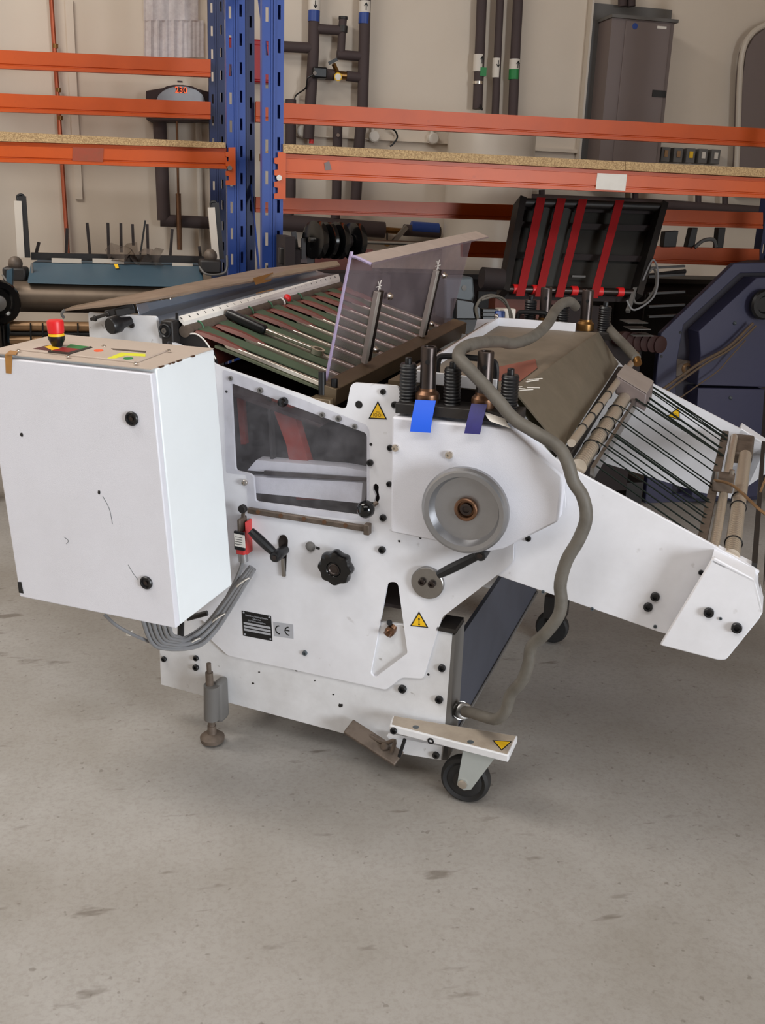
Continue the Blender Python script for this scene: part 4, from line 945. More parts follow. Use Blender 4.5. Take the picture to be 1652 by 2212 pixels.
# bearing block at the near end of the infeed bar
bk = MB().box(m(346,692,.0),m(396,744,.05)).make('bearing_block', DARKMET, FM, bevel=.004)
hx = m(357,714,.0); MB().lathe(hx,(0,-1,0),[(0,.019),(.004,.019),(.006,.016),(.002,.012),(.002,0)],24).make('bearing_ring', BLACK, bk)
MB().lathe(hx+V(0,-.002,0),(0,-1,0),[(0,.008),(.006,.008),(.006,.004),(.003,.004),(.003,0)],6).make('hex_screw', STEEL, bk)
MB().cyl(m(382,690,.02),m(382,676,.02),.004,n=8).make('adjusting_pin', BLACK, bk)
# knob, hole and clamp on the bracket
kb = m(237,705,-.06); bk_ = MB().lathe(kb,(.28,1,.10),[(0,0),(.0,.0205),(.004,.0225),(.03,.0225),(.032,.0215),(.03,.018),(.05,.014),(.07,.012)],24).make('black_knob', BLACK, FM)
MB().lathe(m(256,701,.012),(0,-1,0),[(0,.016),(.01,.016),(.014,.012),(.022,.012)],16).make('knob_bush', STEEL, FM)
MB().lathe(m(285,702,.011),(0,-1,0),[(0,.0085),(.004,.0085),(.004,.0)],16).make('bracket_plug', DARKMET, FM)
cl = MB(); cl.bar(m(196,690,-.01),m(236,677,-.01),.009,.009); cl.bar(m(204,693,-.012),m(206,683,-.012),.010,.012); cl.bar(m(228,678,-.005),m(290,660,.03),.018,.018); cl.bar(m(250,676,.0),m(292,668,.03),.012,.02)
cl.make('black_clamp', DARKMET, FM, bevel=.002)
for u,v in ((208,745),(230,748),(252,750),(278,752)): MB().lathe(m(u,v+2,.0115),(0,-1,0),[(0,.006),(.0006,.006)],12).make('grease_spot', DARKMET, FM)
MB().tube([m(402,722,.034),m(425,722,.034),m(447,742,.034),m(466,776,.034)],.0022,6,6).make('drum_guard_rim', PAPER, FM)
MB().slab(rnd([(372,745),(398,716),(428,722),(462,762),(470,790)],.034,5),(0,.006,0)).make('drum_guard', DARKMET, FM)
# --- lid tray over the fold rollers: white rim, dusty top, clear sloping sheet
NL, NR = m(893,822,.04), m(1110,848,.04); FL, FRt = m(1074,703,1.02), m(1242,716,1.02)
def rim(a_, b_, nm='lid_rim'): MB().bar(a_+V(0,0,.012),b_+V(0,0,.012),.008,.03,Z_).make(nm, WHITE, FM, bevel=.001)
rim(NL,FL); rim(FL,FRt); rim(NL,NL+(NR-NL)*.83)
MB().bar(NL+V(-.022,0,.005),FL+V(-.022,0,.005),.03,.006).make('lid_flange', TRAY, FM)
MB().sphere(FL+V(.0,-.02,.034),.008,10).make('rim_pin', CHROME, FM)
SL, SLf = m(1213,972,.045), m(1334,788,1.12); CR0, CR1 = NR.copy(), m(1290,718,1.10)
MB().slab([NL,NR,CR1,FRt,FL],(0,0,-.006)).make('lid_top', TRAY, FM)
sh_ = MB().slab([CR0,SL,SLf,CR1],(.003,0,.003)).make('sloping_guard', DUSTY, FM); sh_['label'] = 'dusty clear sloping guard sheet'
MB().slab([NR+V(0,.02,-.02),SL+V(-.02,.02,-.03),SLf+V(-.02,-.03,-.03),CR1+V(0,-.03,-.02)],(0,0,-.004)).make('guard_backing', paint('guard_back',(.36,.35,.29),.8,.6,(.2,.18,.16),5), FM)
MB().slab([mz(u,v,NR.z+.001) for u,v in ((1045,800),(1156,776),(1160,795),(1120,826),(1062,822))],(0,0,.001)).make('red_card', paint('faded_red',(.56,.33,.27),.8,.4,(.45,.3,.25),9), FM)
for kk in range(9):
    s = random.uniform(.0,.3); p = CR0+(CR1-CR0)*s*.5+V(random.uniform(-.03,.03),0,.004); MB().bar(p,p+V(random.uniform(.01,.03),random.uniform(.0,.03),0),.004,.001).make('crack_mark', PAPER, FM)
MB().bar(SL+V(.012,0,-.02),SLf+V(.012,0,-.02),.02,.03).make('gap_shade_bar', DARKMET, FM)  # dark bar drawn for the shaded gap below the guard
# added dark block for shaded gap between bar and lid, with small chrome stubs
MB().hexa([V(BX.x+.04,.05,BX.z-.11),V(NL.x-.05,.05,BX.z-.11),V(NL.x-.05,1.12,BX.z-.11),V(BX.x+.04,1.12,BX.z-.11)],[V(BX.x+.04,.05,BX.z-.085),V(NL.x-.05,.05,NL.z-.05),V(NL.x-.05,1.12,NL.z-.05),V(BX.x+.04,1.12,BX.z-.085)]).make('gap_shade_block', INNER, FM)
MB().box((NL.x-.075,.06,NL.z-.045),(NL.x-.035,1.12,NL.z-.01)).make('works_bar', BROWNBAR, FM)
for kk in range(9):
    y = .12+kk*pitch*.93; MB().box((BX.x+.06,y,BX.z-.08),(BX.x+.12,y+.015,BX.z-.055)).make('rail_stub', CHROME, FM); MB().cyl((BX.x+.10,y+.05,BX.z-.08),(BX.x+.10,y+.05,BX.z-.04),.008,n=8).make('works_screw', DSTEEL, FM)
# --- spring blocks with spindles, near and far
def springs(dx, dy, dz, far=False):
    a_, b_ = m(853,893,-.045), m(1119,917,-.045)
    D = V(dx,dy,dz)
    MB().hexa([a_+D,b_+D,b_+D+V(0,.075,0),a_+D+V(0,.075,0)],[a_+D+V(0,0,.026),b_+D+V(0,0,.026),b_+D+V(0,.075,.026),a_+D+V(0,.075,.026)]).make('spring_block', DARKMET, FM, bevel=.002)
    yc = -.008
    for (u,vb,vt) in ((880,868,788),(975,876,797),(1098,888,812)):
        p = m(u,vb,yc)+D; h_ = m(u,vt,yc).z-m(u,vb,yc).z; pr = [(0,.019)]; n_ = 11
        for i in range(n_): pr += [(h_*(i+.1)/n_,.0205),(h_*(i+.55)/n_,.0215),(h_*(i+.9)/n_,.0195)]
        pr += [(h_,.0205),(h_+.004,.018),(h_+.004,.0085),(h_+.017,.0085),(h_+.019,.006),(h_+.019,0)]
        MB().lathe(p,(0,0,1),pr,24).make('bellows', BLACK, FM)
    for (u,vb,vt) in ((923,858,748),(1044,868,758)):
        p = m(u,vb,yc)+D; h_ = m(u,vt,yc).z-p.z+D.z
        o = MB().lathe(p,(0,0,1),[(-.01,.0195),(h_-.003,.0195),(h_,.018),(h_,.0125),(h_-.012,.012),(h_-.012,0)],24).make('spindle', DSTEEL, FM)
        MB().lathe(p+V(.004,-.0200,h_-.035),(.15,-1,0),[(0,.0058),(.001,.0058),(.001,0)],14).make('cross_hole', BLACK, o)
        MB().lathe(p+V(0,0,-.004),(0,0,1),[(-.02,.028),(.008,.030),(.014,.029),(.022,.021),(.028,.0205)],24).make('spindle_collar', COPPERBR if not far else BRASS, o)
springs(0,0,0)
fx = m(1180,690,1.16)-m(923,858,-.008); springs(m(1265,700,1.16).x-m(1044,868,-.008).x, 1.16, m(1265,704,1.16).z-m(1044,868,-.008).z, True)
# arched black handles behind the spindles
def arch(p, q, h_):
    MB().tube([p,p+V(0,0,h_*.8),p*.85+q*.15+V(0,0,h_),p*.15+q*.85+V(0,0,h_),q+V(0,0,h_*.8),q],.008,8,4).make('arched_handle', BLACK, FM)
arch(m(944,832,.05),m(1068,845,.05),.075)
arch(m(1117,705,1.12),m(1180,708,1.12),.05)
# --- exit rollers, cords, end rollers
def ribbed(p, q, r, name, n_=64):
    L_ = (q-p).length; pr = [(0,r*.55),(0,r)]
    for i in range(n_): pr += [(L_*(i+.15)/n_,r),(L_*(i+.4)/n_,r),(L_*(i+.5)/n_,r*.96),(L_*(i+.6)/n_,r),(L_*(i+.85)/n_,r)]
    pr += [(L_,r),(L_,r*.5)]
    return MB().lathe(p,q-p,pr,20).make(name, SATIN, FM, angle=60)
def yline(u, v, y0, y1, yref): 
    a_ = m(u,v,yref); return V(a_.x,y0,a_.z), V(a_.x,y1,a_.z)
r1a, r1b = yline(1252,1004,.03,1.14,.05); 
R1_ = ribbed(r1a,r1b,.0205,'exit_roller')
r2a, r2b = yline(1234,957,.06,1.14,.06); R2_ = ribbed(r2a,r2b,.0105,'exit_roller')
d1a, d1b = yline(1583,1180,.03,.93,.10); 
D1 = ribbed(d1a,d1b,.019,'end_roller')
d2a, d2b = V(d1a.x-.042,.03,d1a.z+.012), V(d1a.x-.042,1.1,d1a.z+.012)
ribbed(d2a,d2b,.012,'end_roller')
MB().bar(d2a+V(-.03,0,-.006),V(d2b.x-.03,1.14,d2b.z-.006),.022,.03).make('end_bar', GRIME, FM, bevel=.002)
MB().box(d1b+V(-.05,0,-.03),d1b+V(.022,.235,.010)).make('end_bearing', GRIME, FM, bevel=.008)
MB().bar(r1a+V(.034,0,-.012),r1b+V(.034,0,-.012),.010,.03).make('exit_strip', STEEL, FM)
MB().bar(V(d1a.x+.052,.02,d1a.z-.012),V(d1a.x+.052,1.15,d1a.z-.012),.012,.016).make('end_tie', DARKMET, FM)
MB().cyl(V(d1a.x+.088,.0,d1a.z-.05),V(d1a.x+.088,1.15,d1a.z-.05),.011,n=12).make('end_tube', GRIME, FM)
cy = [.045,.10,.16,.21,.235,.29,.34,.36,.47,.50,.62,.70,.84,.90,.98,1.05]
for k,y in enumerate(cy):
    rr_ = .0021 if k not in (6,12,13) else .0036
    MB().tube([V(r1a.x+.040,y,r1a.z+.004),V(d2a.x-.028,y+.012,d2a.z+.006)],rr_,6,0).make('drive_cord', GREENC, FM)
    if k in (3,6,8,10): MB().tube([V(r1a.x+.012,y,r1a.z+.0205),V(r1a.x+.040,y,r1a.z+.006)],.0018,6,0).make('cord_end', GREENC, FM)
for y in (.80,1.0,1.05): 
    up0 = V(r1a.x+.035,y,r1a.z+.006); up1 = V(d2a.x-.02,y+.02,d2a.z+.01); MB().bar(up0,up1,.016,.003).make('flat_belt', GREENC, FM)
for y in (.21,.34,.47,.62): 
    for ra in (r1a,r2a): MB().tube([V(ra.x,y,ra.z)+V(math.cos(t),0,math.sin(t))*((.0215 if ra is r1a else .0115)) for t in [2*math.pi*i/14 for i in range(14)]],.0022,6,1,closed=True).make('roller_ring', BLACK, FM)
for y in (.12,.40,.48): MB().tube([V(d1a.x,y,d1a.z)+V(math.cos(t),0,math.sin(t))*.020 for t in [2*math.pi*i/14 for i in range(14)]],.0022,6,1,closed=True).make('roller_ring', BLACK, FM)
# bracket with wire on the end rollers
cb = V(d1a.x-.05,.50,d1a.z+.04)
MB().box(cb+V(-.025,-.05,-.02),cb+V(.03,.05,.012)).make('wire_bracket', GRIME, FM, bevel=.004)
MB().cyl(cb+V(-.02,-.03,.0),cb+V(-.02,-.03,.035),.009,n=10).make('bracket_screw', STEEL, FM)
MB().cyl(cb+V(.02,.03,.0),cb+V(.02,.03,.025),.007,n=10).make('bracket_screw', CHROME, FM)
MB().tube([cb+V(-.02,-.04,.01),cb+V(.03,-.12,.025),cb+V(.10,-.26,.015),cb+V(.15,-.24,-.02)],.004,8,5).make('bare_wire', TAN, FM)
MB().tube([cb+V(.10,-.06,.0),cb+V(.12,.05,.03),cb+V(.16,.07,.01),cb+V(.165,-.02,-.02)],.003,8,5).make('bare_wire', TAN, FM)
# grey box with hose fitting at the far exit corner
gb = [m(1338,830,.85),m(1398,868,.85)]
g_ = [V(gb[0].x-.005,.80,gb[0].z-.02),V(gb[1].x+.0,.80,gb[1].z-.02),V(gb[1].x+.0,.98,gb[1].z-.02),V(gb[0].x-.005,.98,gb[0].z-.02)]
GB = MB().hexa(g_,[p+V(.0,0,.055) for p in g_]).make('terminal_box', GREYCAB, FM, bevel=.004)
MB().slab([p+V(0,0,.056) for p in g_],(0,0,.004)).make('box_lid', paint('box_lid_grey',(.58,.53,.50),.6,.4,(.45,.4,.36),8), GB)
gf0 = m(1368,788,1.0)
MB().cyl(m(1378,786,.97),m(1372,766,1.0),.013,n=16).make('brass_gland', BRASS, GB)
MB().tube([m(1374,774,.98),m(1350,747,1.06),m(1325,722,1.12),m(1308,702,1.2)],.016,12,5).make('hose', GREYR, FM)
warn([(1467,878),(1441,899),(1468,908)],0,'rolls',.0008,lambda l:[m(u,v,WID+.010) for u,v in l])
for u,v in ((1600,970),(1606,976),(1585,962),(1618,980),(1622,970),(1592,975)):
    MB().lathe(m(u,v,WID+.010),(0,-1,0),[(0,random.uniform(.006,.016)),(.001,.006),(.001,0)],9).make('grease_spot', DARKMET, FM)
# --- the thick grey hose
hp = [(1003,1537,.03),(1020,1540,.0),(1045,1548,-.05),(1072,1553,-.07),(1092,1535,-.08),(1103,1500,-.08),(1128,1470,-.09),(1142,1430,-.09),(1148,1396,-.09),(1178,1368,-.10),(1206,1330,-.10),(1212,1296,-.10),(1210,1260,-.10),(1224,1210,-.10),(1250,1165,-.10),(1266,1118,-.10),(1258,1072,-.10),(1238,1040,-.10),(1226,1000,-.10),(1205,965,-.09),(1150,930,-.085),(1110,905,-.08),(1078,868,-.075),(1042,828,-.06),(1004,788,-.05),(990,770,-.03),(1000,752,.02),(1035,740,.12),(1080,738,.28),(1108,742,.36),(1150,728,.45),(1182,700,.60),(1198,672,.75),(1214,656,.85),(1232,652,.92),(1243,662,.98)]
MB().tube([m(*h) for h in hp],.0155,14,4).make('rubber_hose', GREYR, FM)['label'] = 'thick grey rubber hose looping over the drive cover'
MB().lathe(m(992,1534,.05),m(1016,1539,.0)-m(992,1534,.05),[(0,.026),(.012,.026),(.012,.022),(.02,.022),(.02,.024),(.034,.024),(.036,.02)],16).make('hose_fitting', STEEL, FM)
MB().cyl(m(975,1530,.09),m(996,1535,.04),.022,n=14).make('hose_stub', DARKMET, FM)
# ------------------------------------------------------------------ loose things lying on the machine
WMAT = MM
def mthing(name, base, label, cat):
    mt_ = MM.copy(); mt_.translation = MM@Vector(base); return empty(name, mt_, label, cat)
def curl(P0_, P1_, wdv, sag, name, mat, label, under):
    mb = MB(); n_ = 10; R_ = []
    for i in range(n_+1):
        t = i/n_; p = P0_*(1-t)+P1_*t + V(0,-sag*math.sin(t*math.pi*.6),0); R_.append([p,p+wdv,p+wdv+V(0,.0012,.0004),p+V(0,.0012,.0004)])
    o = mb.rings(R_).make(name, mat, None, mtx=MM); tag(o, label, 'paper'); return o
curl(m(897,864,-.048),m(889,930,-.066),m(941,866,-.048)-m(897,864,-.048),.012,'paper_strip',BLUEPAP,'bright blue torn paper strip hanging under the left spindle','')
curl(m(1018,872,-.048),m(1005,934,-.07),m(1052,874,-.048)-m(1018,872,-.048),.010,'paper_strip',NAVYPAP,'dark navy printed paper strip hanging under the right spindle','')
curl(m(1046,890,-.05),m(1062,908,-.06),m(1090,905,-.05)-m(1046,890,-.05),.012,'paper_scrap',PAPER,'grey-white paper scrap curled under the hose on the spring block','')
# spanner lying on the belts
wb = mthing('ratchet_wrench', (0,0,0), 'chrome wrench with black grip lying across the green belts', 'wrench')
wb.matrix_world = MM
h0 = tp(487,692)+tn*.022; h1 = tp(570,729)+tn*.022; h2 = tp(672,766)+tn*.018
MB().bar(h0,h1,.028,.026,tn).make('grip', BLACK, wb, bevel=.008)
MB().bar(h1,h2,.012,.012,tn).make('shaft', CHROME, wb, bevel=.003)
MB().lathe(h2+(h2-h1).normalized()*.016-tn*.009,tn,[(0,.012),(0,.02),(.015,.02),(.015,.012),(.0,.012)],20).make('ring_head', CHROME, wb)
# ------------------------------------------------------------------ teal machine, left, behind
YT = 4.35
def wt(u, v, d=0.0): return w(u, v, YT+d)
def wslab(l, d, th, name, mat, t): return MB().slab([wt(u,v,d) for u,v in l],(0,th,0)).make(name, mat, t)
t = wthing('folding_machine', (wt(250,600).x, YT+.3, 0), 'dusty teal folding machine behind the white electrical cabinet at left', 'machine')
xa, xb = wt(20,700).x, wt(482,700).x
za = wt(250,745).z
MB().box((xa,YT-.02,.12),(xb,YT+.75,za-.02)).make('body', DARKMET, t)
MB().box((xa-.02,YT+.1,0),(xa+.1,YT+.6,.13)).make('plinth', DARKMET, t); MB().box((xb-.1,YT+.1,0),(xb+.02,YT+.6,.13)).make('plinth', DARKMET, t)
zt = wt(250,615,.05).z; zt2 = wt(250,575,.2).z
# hood
MB().hexa([wt(58,612,.05),wt(442,622,.05),wt(442,622,.05)+V(0,.5,0),wt(58,612,.05)+V(0,.5,0)],[wt(66,568,.22),wt(436,576,.22),wt(436,576,.22)+V(0,.3,0),wt(66,568,.22)+V(0,.3,0)]).make('hood', TEAL, t, bevel=.006)
MB().slab([wt(246,570,.205),wt(254,570,.205),wt(257,579,.18),wt(250,580,.18)],(0,-.004,0)).make('yellow_tag', YELLOW, t)
# curved dusty cover
c0, c1 = wt(26,640,.12), wt(452,648,.12); rad = abs(wt(100,613).z-wt(100,668).z)*.62
MB().cyl(c0,c1,rad,n=36).make('dusty_drum_cover', DUSTMET, t)
MB().box((xa+.01,YT+.0,za+.005),(xb-.02,YT+.1,za+.085)).make('clear_shield', paint('dark_shield',(.20,.20,.23),.3,.5,(.35,.32,.3),8), t)
for (v0,r_) in ((704,.020),(735,.019)):
    p, q = wt(22,v0,-.05), wt(300,v0+3,-.05); MB().cyl(p,q,r_,n=16).make('roller', TAN, t)
for (v0,r_) in ((720,.018),(748,.016)):
    p, q = wt(22,v0,-.03), wt(300,v0+3,-.03); MB().cyl(p,q,r_,n=14).make('roller', DARKMET, t)
for u in (66,92,168): MB().bar(wt(u,698,-.075),wt(u+1,744,-.075),.006,.006).make('cord', BLACK, t)
MB().box(wt(8,700,-.08),wt(25,800,.1)).make('side_frame', DARKMET, t)
MB().slab([wt(u,v,.0) for u,v in ((14,585),(26,580),(25,740),(10,740))],(0,.05,0)).make('side_frame', TEAL, t)
hc = wt(-3,654,-.1); MB().lathe(hc,(.5,-1,0),[(-.04,.0),(-.04,.07),(-.03,.088),(.0,.09),(.012,.082),(.012,.06),(0,.05),(.0,.0)],32).make('handwheel', BLACKG, t)
MB().lathe(hc+V(.0,-.02,0),(.5,-1,0),[(0,.034),(.012,.03),(.014,.0)],20).make('handwheel_hub', STEEL, t)
MB().box(wt(-40,690,-.14),wt(14,800,0)).make('side_housing', GREYBACK, t)
# support posts with hooks
for (l,lb) in ((((39,434),(46,556)),0),(((456,448),(466,560)),1)):
    p, q = wt(*l[0],.25), wt(*l[1],.25); MB().bar(q,p,.026,.03).make('white_post', TANKW, t)
    MB().bar(q+V(.022,0,0),p+V(.018,0,.02),.014,.03).make('post_rail', DARKMET, t)
    MB().tube([p+V(0,0,0),p+V(.0,0,.02),p+V(.02,0,.024),p+V(.026,0,0)],.006,8,4).make('hook', BLACK, t)
for (u,v) in ((36,592),(454,575)):
    c = wt(u,v,.2); MB().box(c-V(.05,.06,.03),c+V(.045,.06,.03)).make('pivot_block', DARKMET, t, bevel=.01)
    MB().sphere(c+V(.0,-.02,.045),.03,12).make('pivot_knob', GRIME, t)
    MB().tube([c+V(-.05,-.05,.0),c+V(-.02,-.08,-.03),c+V(.06,-.07,-.02),c+V(.07,-.05,.05)],.005,6,5).make('wire', GREYBACK, t)
MB().bar(wt(68,553,.3),wt(440,561,.3),.04,.03).make('back_bar', DARKMET, t)
for (u0,u1,v) in ((112,176,562),(200,268,563),(372,416,572)): MB().bar(wt(u0,v,.24),wt(u1,v+2,.24),.02,.018).make('steel_clip', TANKW, t)
for (u0,u1,v0,v1) in ((84,76,523,556),(145,143,493,548),(188,195,481,556),(233,235,481,550),(261,262,482,545),(286,288,484,530),(318,320,484,556),(372,367,495,560),(430,434,532,565)):
    MB().bar(wt(u1,v1,.3),wt(u0,v0,.3),.022,.012).make('stop_finger', DSTEEL, t)
MB().bar(wt(303,550,.29),wt(314,476,.29),.008,.008).make('thin_rod', RUBBER, t)
# crumpled foil on the hood
random.seed(3); mb = MB(); G = {}
for i in range(9):
    for j in range(5):
        u, v = 232+i*15, 528+j*12+abs(i-3.0)*3; p = wt(u,v,.2+.02*j)+V(random.uniform(-.02,.02),random.uniform(-.04,.04),random.uniform(-.025,.025)); G[i,j] = p
AA = {k:mb.bm.verts.new(p) for k,p in G.items()}
for i in range(8):
    for j in range(4): mb.bm.faces.new((AA[i,j],AA[i+1,j],AA[i+1,j+1],AA[i,j+1]))
bmesh.ops.solidify(mb.bm, geom=mb.bm.faces[:], thickness=.002)
o = mb.make('crumpled_film', clear('film',(.9,.88,.86),(.2,.5),(.6,.55,.52),.15,10), None, angle=5); tag(o, 'crumpled clear plastic film on top of the teal machine', 'plastic film')
# ------------------------------------------------------------------ dark machine with the raised belt lid
YL_ = 4.72
def wl(u, v, d=0.0): return w(u, v, YL_+d)
t = wthing('belt_machine', (wl(1250,800).x, YL_+.4, 0), 'dark machine with raised lid and four red belts under the right shelf', 'machine')
MB().box((wl(985,800).x,YL_+.12,.12),(wl(1405,800).x,YL_+.5,wl(1200,735).z)).make('body', INNER, t)
for xx in (wl(1000,800).x, wl(1440,800).x): MB().box((xx-.05,YL_+.2,0),(xx+.05,YL_+.7,.14)).make('plinth', DARKMET, t)
# raised lid: frame, rollers, slats and belts; it leans back
Lb, Rb, Lt, Rt = wl(1086,632,.05), wl(1372,640,.05), wl(1122,440,.34), wl(1426,450,.34)
def lidp(s, tt, d=0.0):
    n_ = (Rb-Lb).cross(Lt-Lb).normalized()
    if n_.y > 0: n_ = -n_
    return (Lb*(1-s)+Rb*s)*(1-tt)+(Lt*(1-s)+Rt*s)*tt+n_*d
MB().slab([lidp(0,0,-.05),lidp(1,0,-.05),lidp(1,1,-.05),lidp(0,1,-.05)],(0,.02,0)).make('lid_back', paint('lid_grey',(.19,.18,.165),.65,.4,(.12,.11,.10),5), t)
for s in (.0,1.0): MB().bar(lidp(s,-.02),lidp(s,1.03),.035,.09,V(0,-1,.3)).make('lid_frame', DARKMET, t)
for tt in (.0,.45,.8,1.0): MB().bar(lidp(0,tt,-.03),lidp(1,tt,-.03),.03,.03).make('cross_slat', INNER, t)
MB().cyl(lidp(.02,.99,.02),lidp(.98,.99,.02),.022,n=16).make('lid_roller', DARKMET, t)
MB().cyl(lidp(.02,.02,.02),lidp(.98,.02,.02),.018,n=16).make('lid_roller', DSTEEL, t)
for s0 in (.13,.27,.42,.68):
    MB().hexa([lidp(s0-.045,-.08,.045),lidp(s0+.015,-.08,.045),lidp(s0+.015,-.08,.041),lidp(s0-.045,-.08,.041)],[lidp(s0-.033,1.02,.045),lidp(s0+.027,1.02,.045),lidp(s0+.027,1.02,.041),lidp(s0-.033,1.02,.041)]).make('red_belt', BELTRED, t)
for s0 in (.06,.20,.49,.68,.84): MB().cyl(lidp(s0,.02,.02),lidp(s0+.045,.02,.02),.024,n=14).make('red_sleeve', REDP, t)
for s0 in (.20,.34): MB().bar(lidp(s0-.015,.05,.0),lidp(s0+.0,.95,.0),.05,.02,V(0,-1,.2)).make('lid_rib', paint('rib_grey',(.25,.25,.24),.6), t)
MB().bar(lidp(.48,.2,.0),lidp(.58,.2,.0),.01,.01).make('rib_end', GREYBACK, t)
# fittings around the lid foot
MB().tube([lidp(1.0,.1,.03),lidp(1.06,.28,.03),lidp(1.12,.1,.03),lidp(1.08,-.08,.03),lidp(1.0,-.1,.03),lidp(.97,.0,.03)],.006,8,6,closed=True).make('cable_loop', GREYBACK, t)
MB().tube([lidp(1.0,.12,.05),lidp(1.03,.35,.05),lidp(1.1,.2,.05),lidp(1.12,-.05,.05),lidp(1.0,-.2,.05),lidp(.92,-.1,.05)],.005,8,6).make('cable_loop', CABLE, t)
MB().bar(lidp(.97,.05,.03),lidp(.96,-.2,.03),.02,.02).make('white_stop', GREYBACK, t)
MB().box(wl(1070,645,.1),wl(1192,690,.2)).make('rusty_panel', paint('rust_panel',(.40,.17,.09),.6,.5,(.25,.1,.06),8), t)
MB().box(wl(1192,660,.05),wl(1262,720,.2)).make('black_case', INNER, t)
# small grooved table to the right with red-brown belts and white slats
for k in range(3):
    v = 690+k*14; a_ = wl(1340+k*6,v,-.02); MB().slab([wl(1338+k*8,v,.1),wl(1378+k*8,v,.1),wl(1400+k*6,v+7,.0),wl(1356+k*6,v+7,.0)],(0,0,-.004)).make('white_slat', GREYBACK, t)
for k in range(6):
    c = wl(1352+k*15,735+k*2,.05); MB().lathe(c,(.3,-1,0),[(-.1,.03),(-.02,.045),(0,.045),(.004,.02),(.004,0)],18).make('belt_pulley', MATS.get('dark_maroon_roll') or paint('dark_maroon_roll',(.20,.09,.08),.6), t)
for v in (585,603,640,668,690): MB().bar(wl(1400,v-6,.3),wl(1478,v-10,.3),.02,.012).make('dark_slat', DARKMET, t)
MB().cyl(wl(1395,596,.35),wl(1480,586,.35),.012,n=8).make('rod', BLACK, t)
# ------------------------------------------------------------------ motor unit beside the guard
YMt = 4.35
def wm(u, v, d=0.0): return w(u, v, YMt+d)
t = wthing('motor_unit', (wm(1005,700).x, YMt+.1, 0), 'grey motor with black cable loop just right of the acrylic guard', 'motor')
c = wm(1000,640); MB().slab([wm(u,v) for u,v in ((960,600),(1022,598),(1026,640),(1010,692),(960,692))],(0,.16,0)).make('motor_case', GREYM, t, bevel=.01)
MB().lathe(wm(1002,622,-.0),(0,-1,0),[(0,.012),(.003,.012),(.004,0)],16).make('motor_bolt', GREYBACK, t)
MB().slab([wm(u,v,-.04) for u,v in ((985,645),(1020,650),(1038,664),(1040,690),(984,690))],(0,.05,0)).make('terminal_cover', BLACK, t, bevel=.006)
MB().box(wm(960,690),wm(1120,706,.3)).make('support_shelf', DARKMET, t)
zb_ = wm(1000,706).z; MB().box((c.x-.05,YMt+.0,0),(c.x+.0,YMt+.25,zb_)).make('pedestal', INNER, t)
MB().cyl(wm(1040,600,.2),wm(1085,604,.2),.05,n=20).make('black_drum', INNER, t)
MB().tube([wm(1032,688,-.05),wm(1028,665,-.05),wm(1040,645,-.05),wm(1062,638,-.05),wm(1085,648,-.05),wm(1100,668,-.05),wm(1106,688,-.05)],.007,8,6).make('cable_loop', GREYR, t)
MB().tube([wm(1040,648,-.06),wm(1075,640,-.06),wm(1095,655,-.06),wm(1102,690,-.06)],.005,8,6).make('cable_loop', GREYR, t)
MB().box(wm(1078,667,-.0),wm(1103,690,.06)).make('connector_box', WHITEP, t, bevel=.004)
MB().box(wm(1071,672,-.01),wm(1082,688,.04)).make('blue_plug', BLUE, t, bevel=.003)
for k in range(3): MB().box(wm(1044,668+k*8,-.0),wm(1068,673+k*8,.04)).make('black_plug', BLACK, t)
# ------------------------------------------------------------------ black pulleys on a shaft under the shelf
YP = 4.25
def wp(u, v, d=0.0): return w(u, v, YP+d)
t = wthing('pulley_shaft', (wp(800,560).x, YP+.2, 0), 'steel shaft with black pulleys between blue upright and acrylic guard', 'machine part')
ax0, ax1 = wp(668,518,.0), wp(960,528,.35); ad = (ax1-ax0).normalized()
MB().cyl(ax0,ax1,.010,n=12).make('shaft', STEEL, t)
def at_u(u): 
    s = (u-668)/(960-668.); return ax0+(ax1-ax0)*s
for (u,wd_,r_) in ((680,.034,.078),(702,.028,.075),(723,.034,.078),(757,.034,.078)):
    MB().lathe(at_u(u)-ad*wd_*.5,ad,[(0,.012),(0,r_*.8),(.003,r_),(wd_*.45,r_*.95),(wd_-.003,r_),(wd_,r_*.8),(wd_,.012)],32).make('pulley', BLACKG, t)
for u in (690,712,740): MB().lathe(at_u(u)-ad*.02,ad,[(0,.03),(.04,.03)],20).make('spacer', DSTEEL, t)
z_ = ax0.z-.09
MB().box((ax0.x-.10,YP-.0,0),(ax0.x-.06,YP+.3,ax0.z+.01)).make('stand', INNER, t)
MB().box((ax0.x-.1,YP+.10,0),(ax0.x+.38,YP+.34,z_-.05)).make('dark_chest', INNER, t)
MB().box((ax0.x-.06,YP+.34,z_-.06),(ax0.x+.35,YP+.38,z_+.045)).make('red_chest_back', paint('dull_red',(.36,.15,.11),.7,.5,(.2,.1,.08),7), t)
MB().bar(wp(640,545,.1),wp(634,500,.1),.02,.02).make('lever', DARKMET, t); MB().bar(wp(612,532,.1),wp(636,518,.1),.02,.02).make('lever', GRIME, t)
MB().bar(wp(655,560,.05),wp(655,515,.05),.018,.018).make('lever', DARKMET, t)
for k in range(5): 
    c = wp(612+k*14,558+random.uniform(-8,8),.08); MB().box(c-V(.02,.03,.03),c+V(.02,.03,.04)).make('clutter_block', [DARKMET,GREYBACK,INNER,DSTEEL,DARKMET][k], t, bevel=.006)
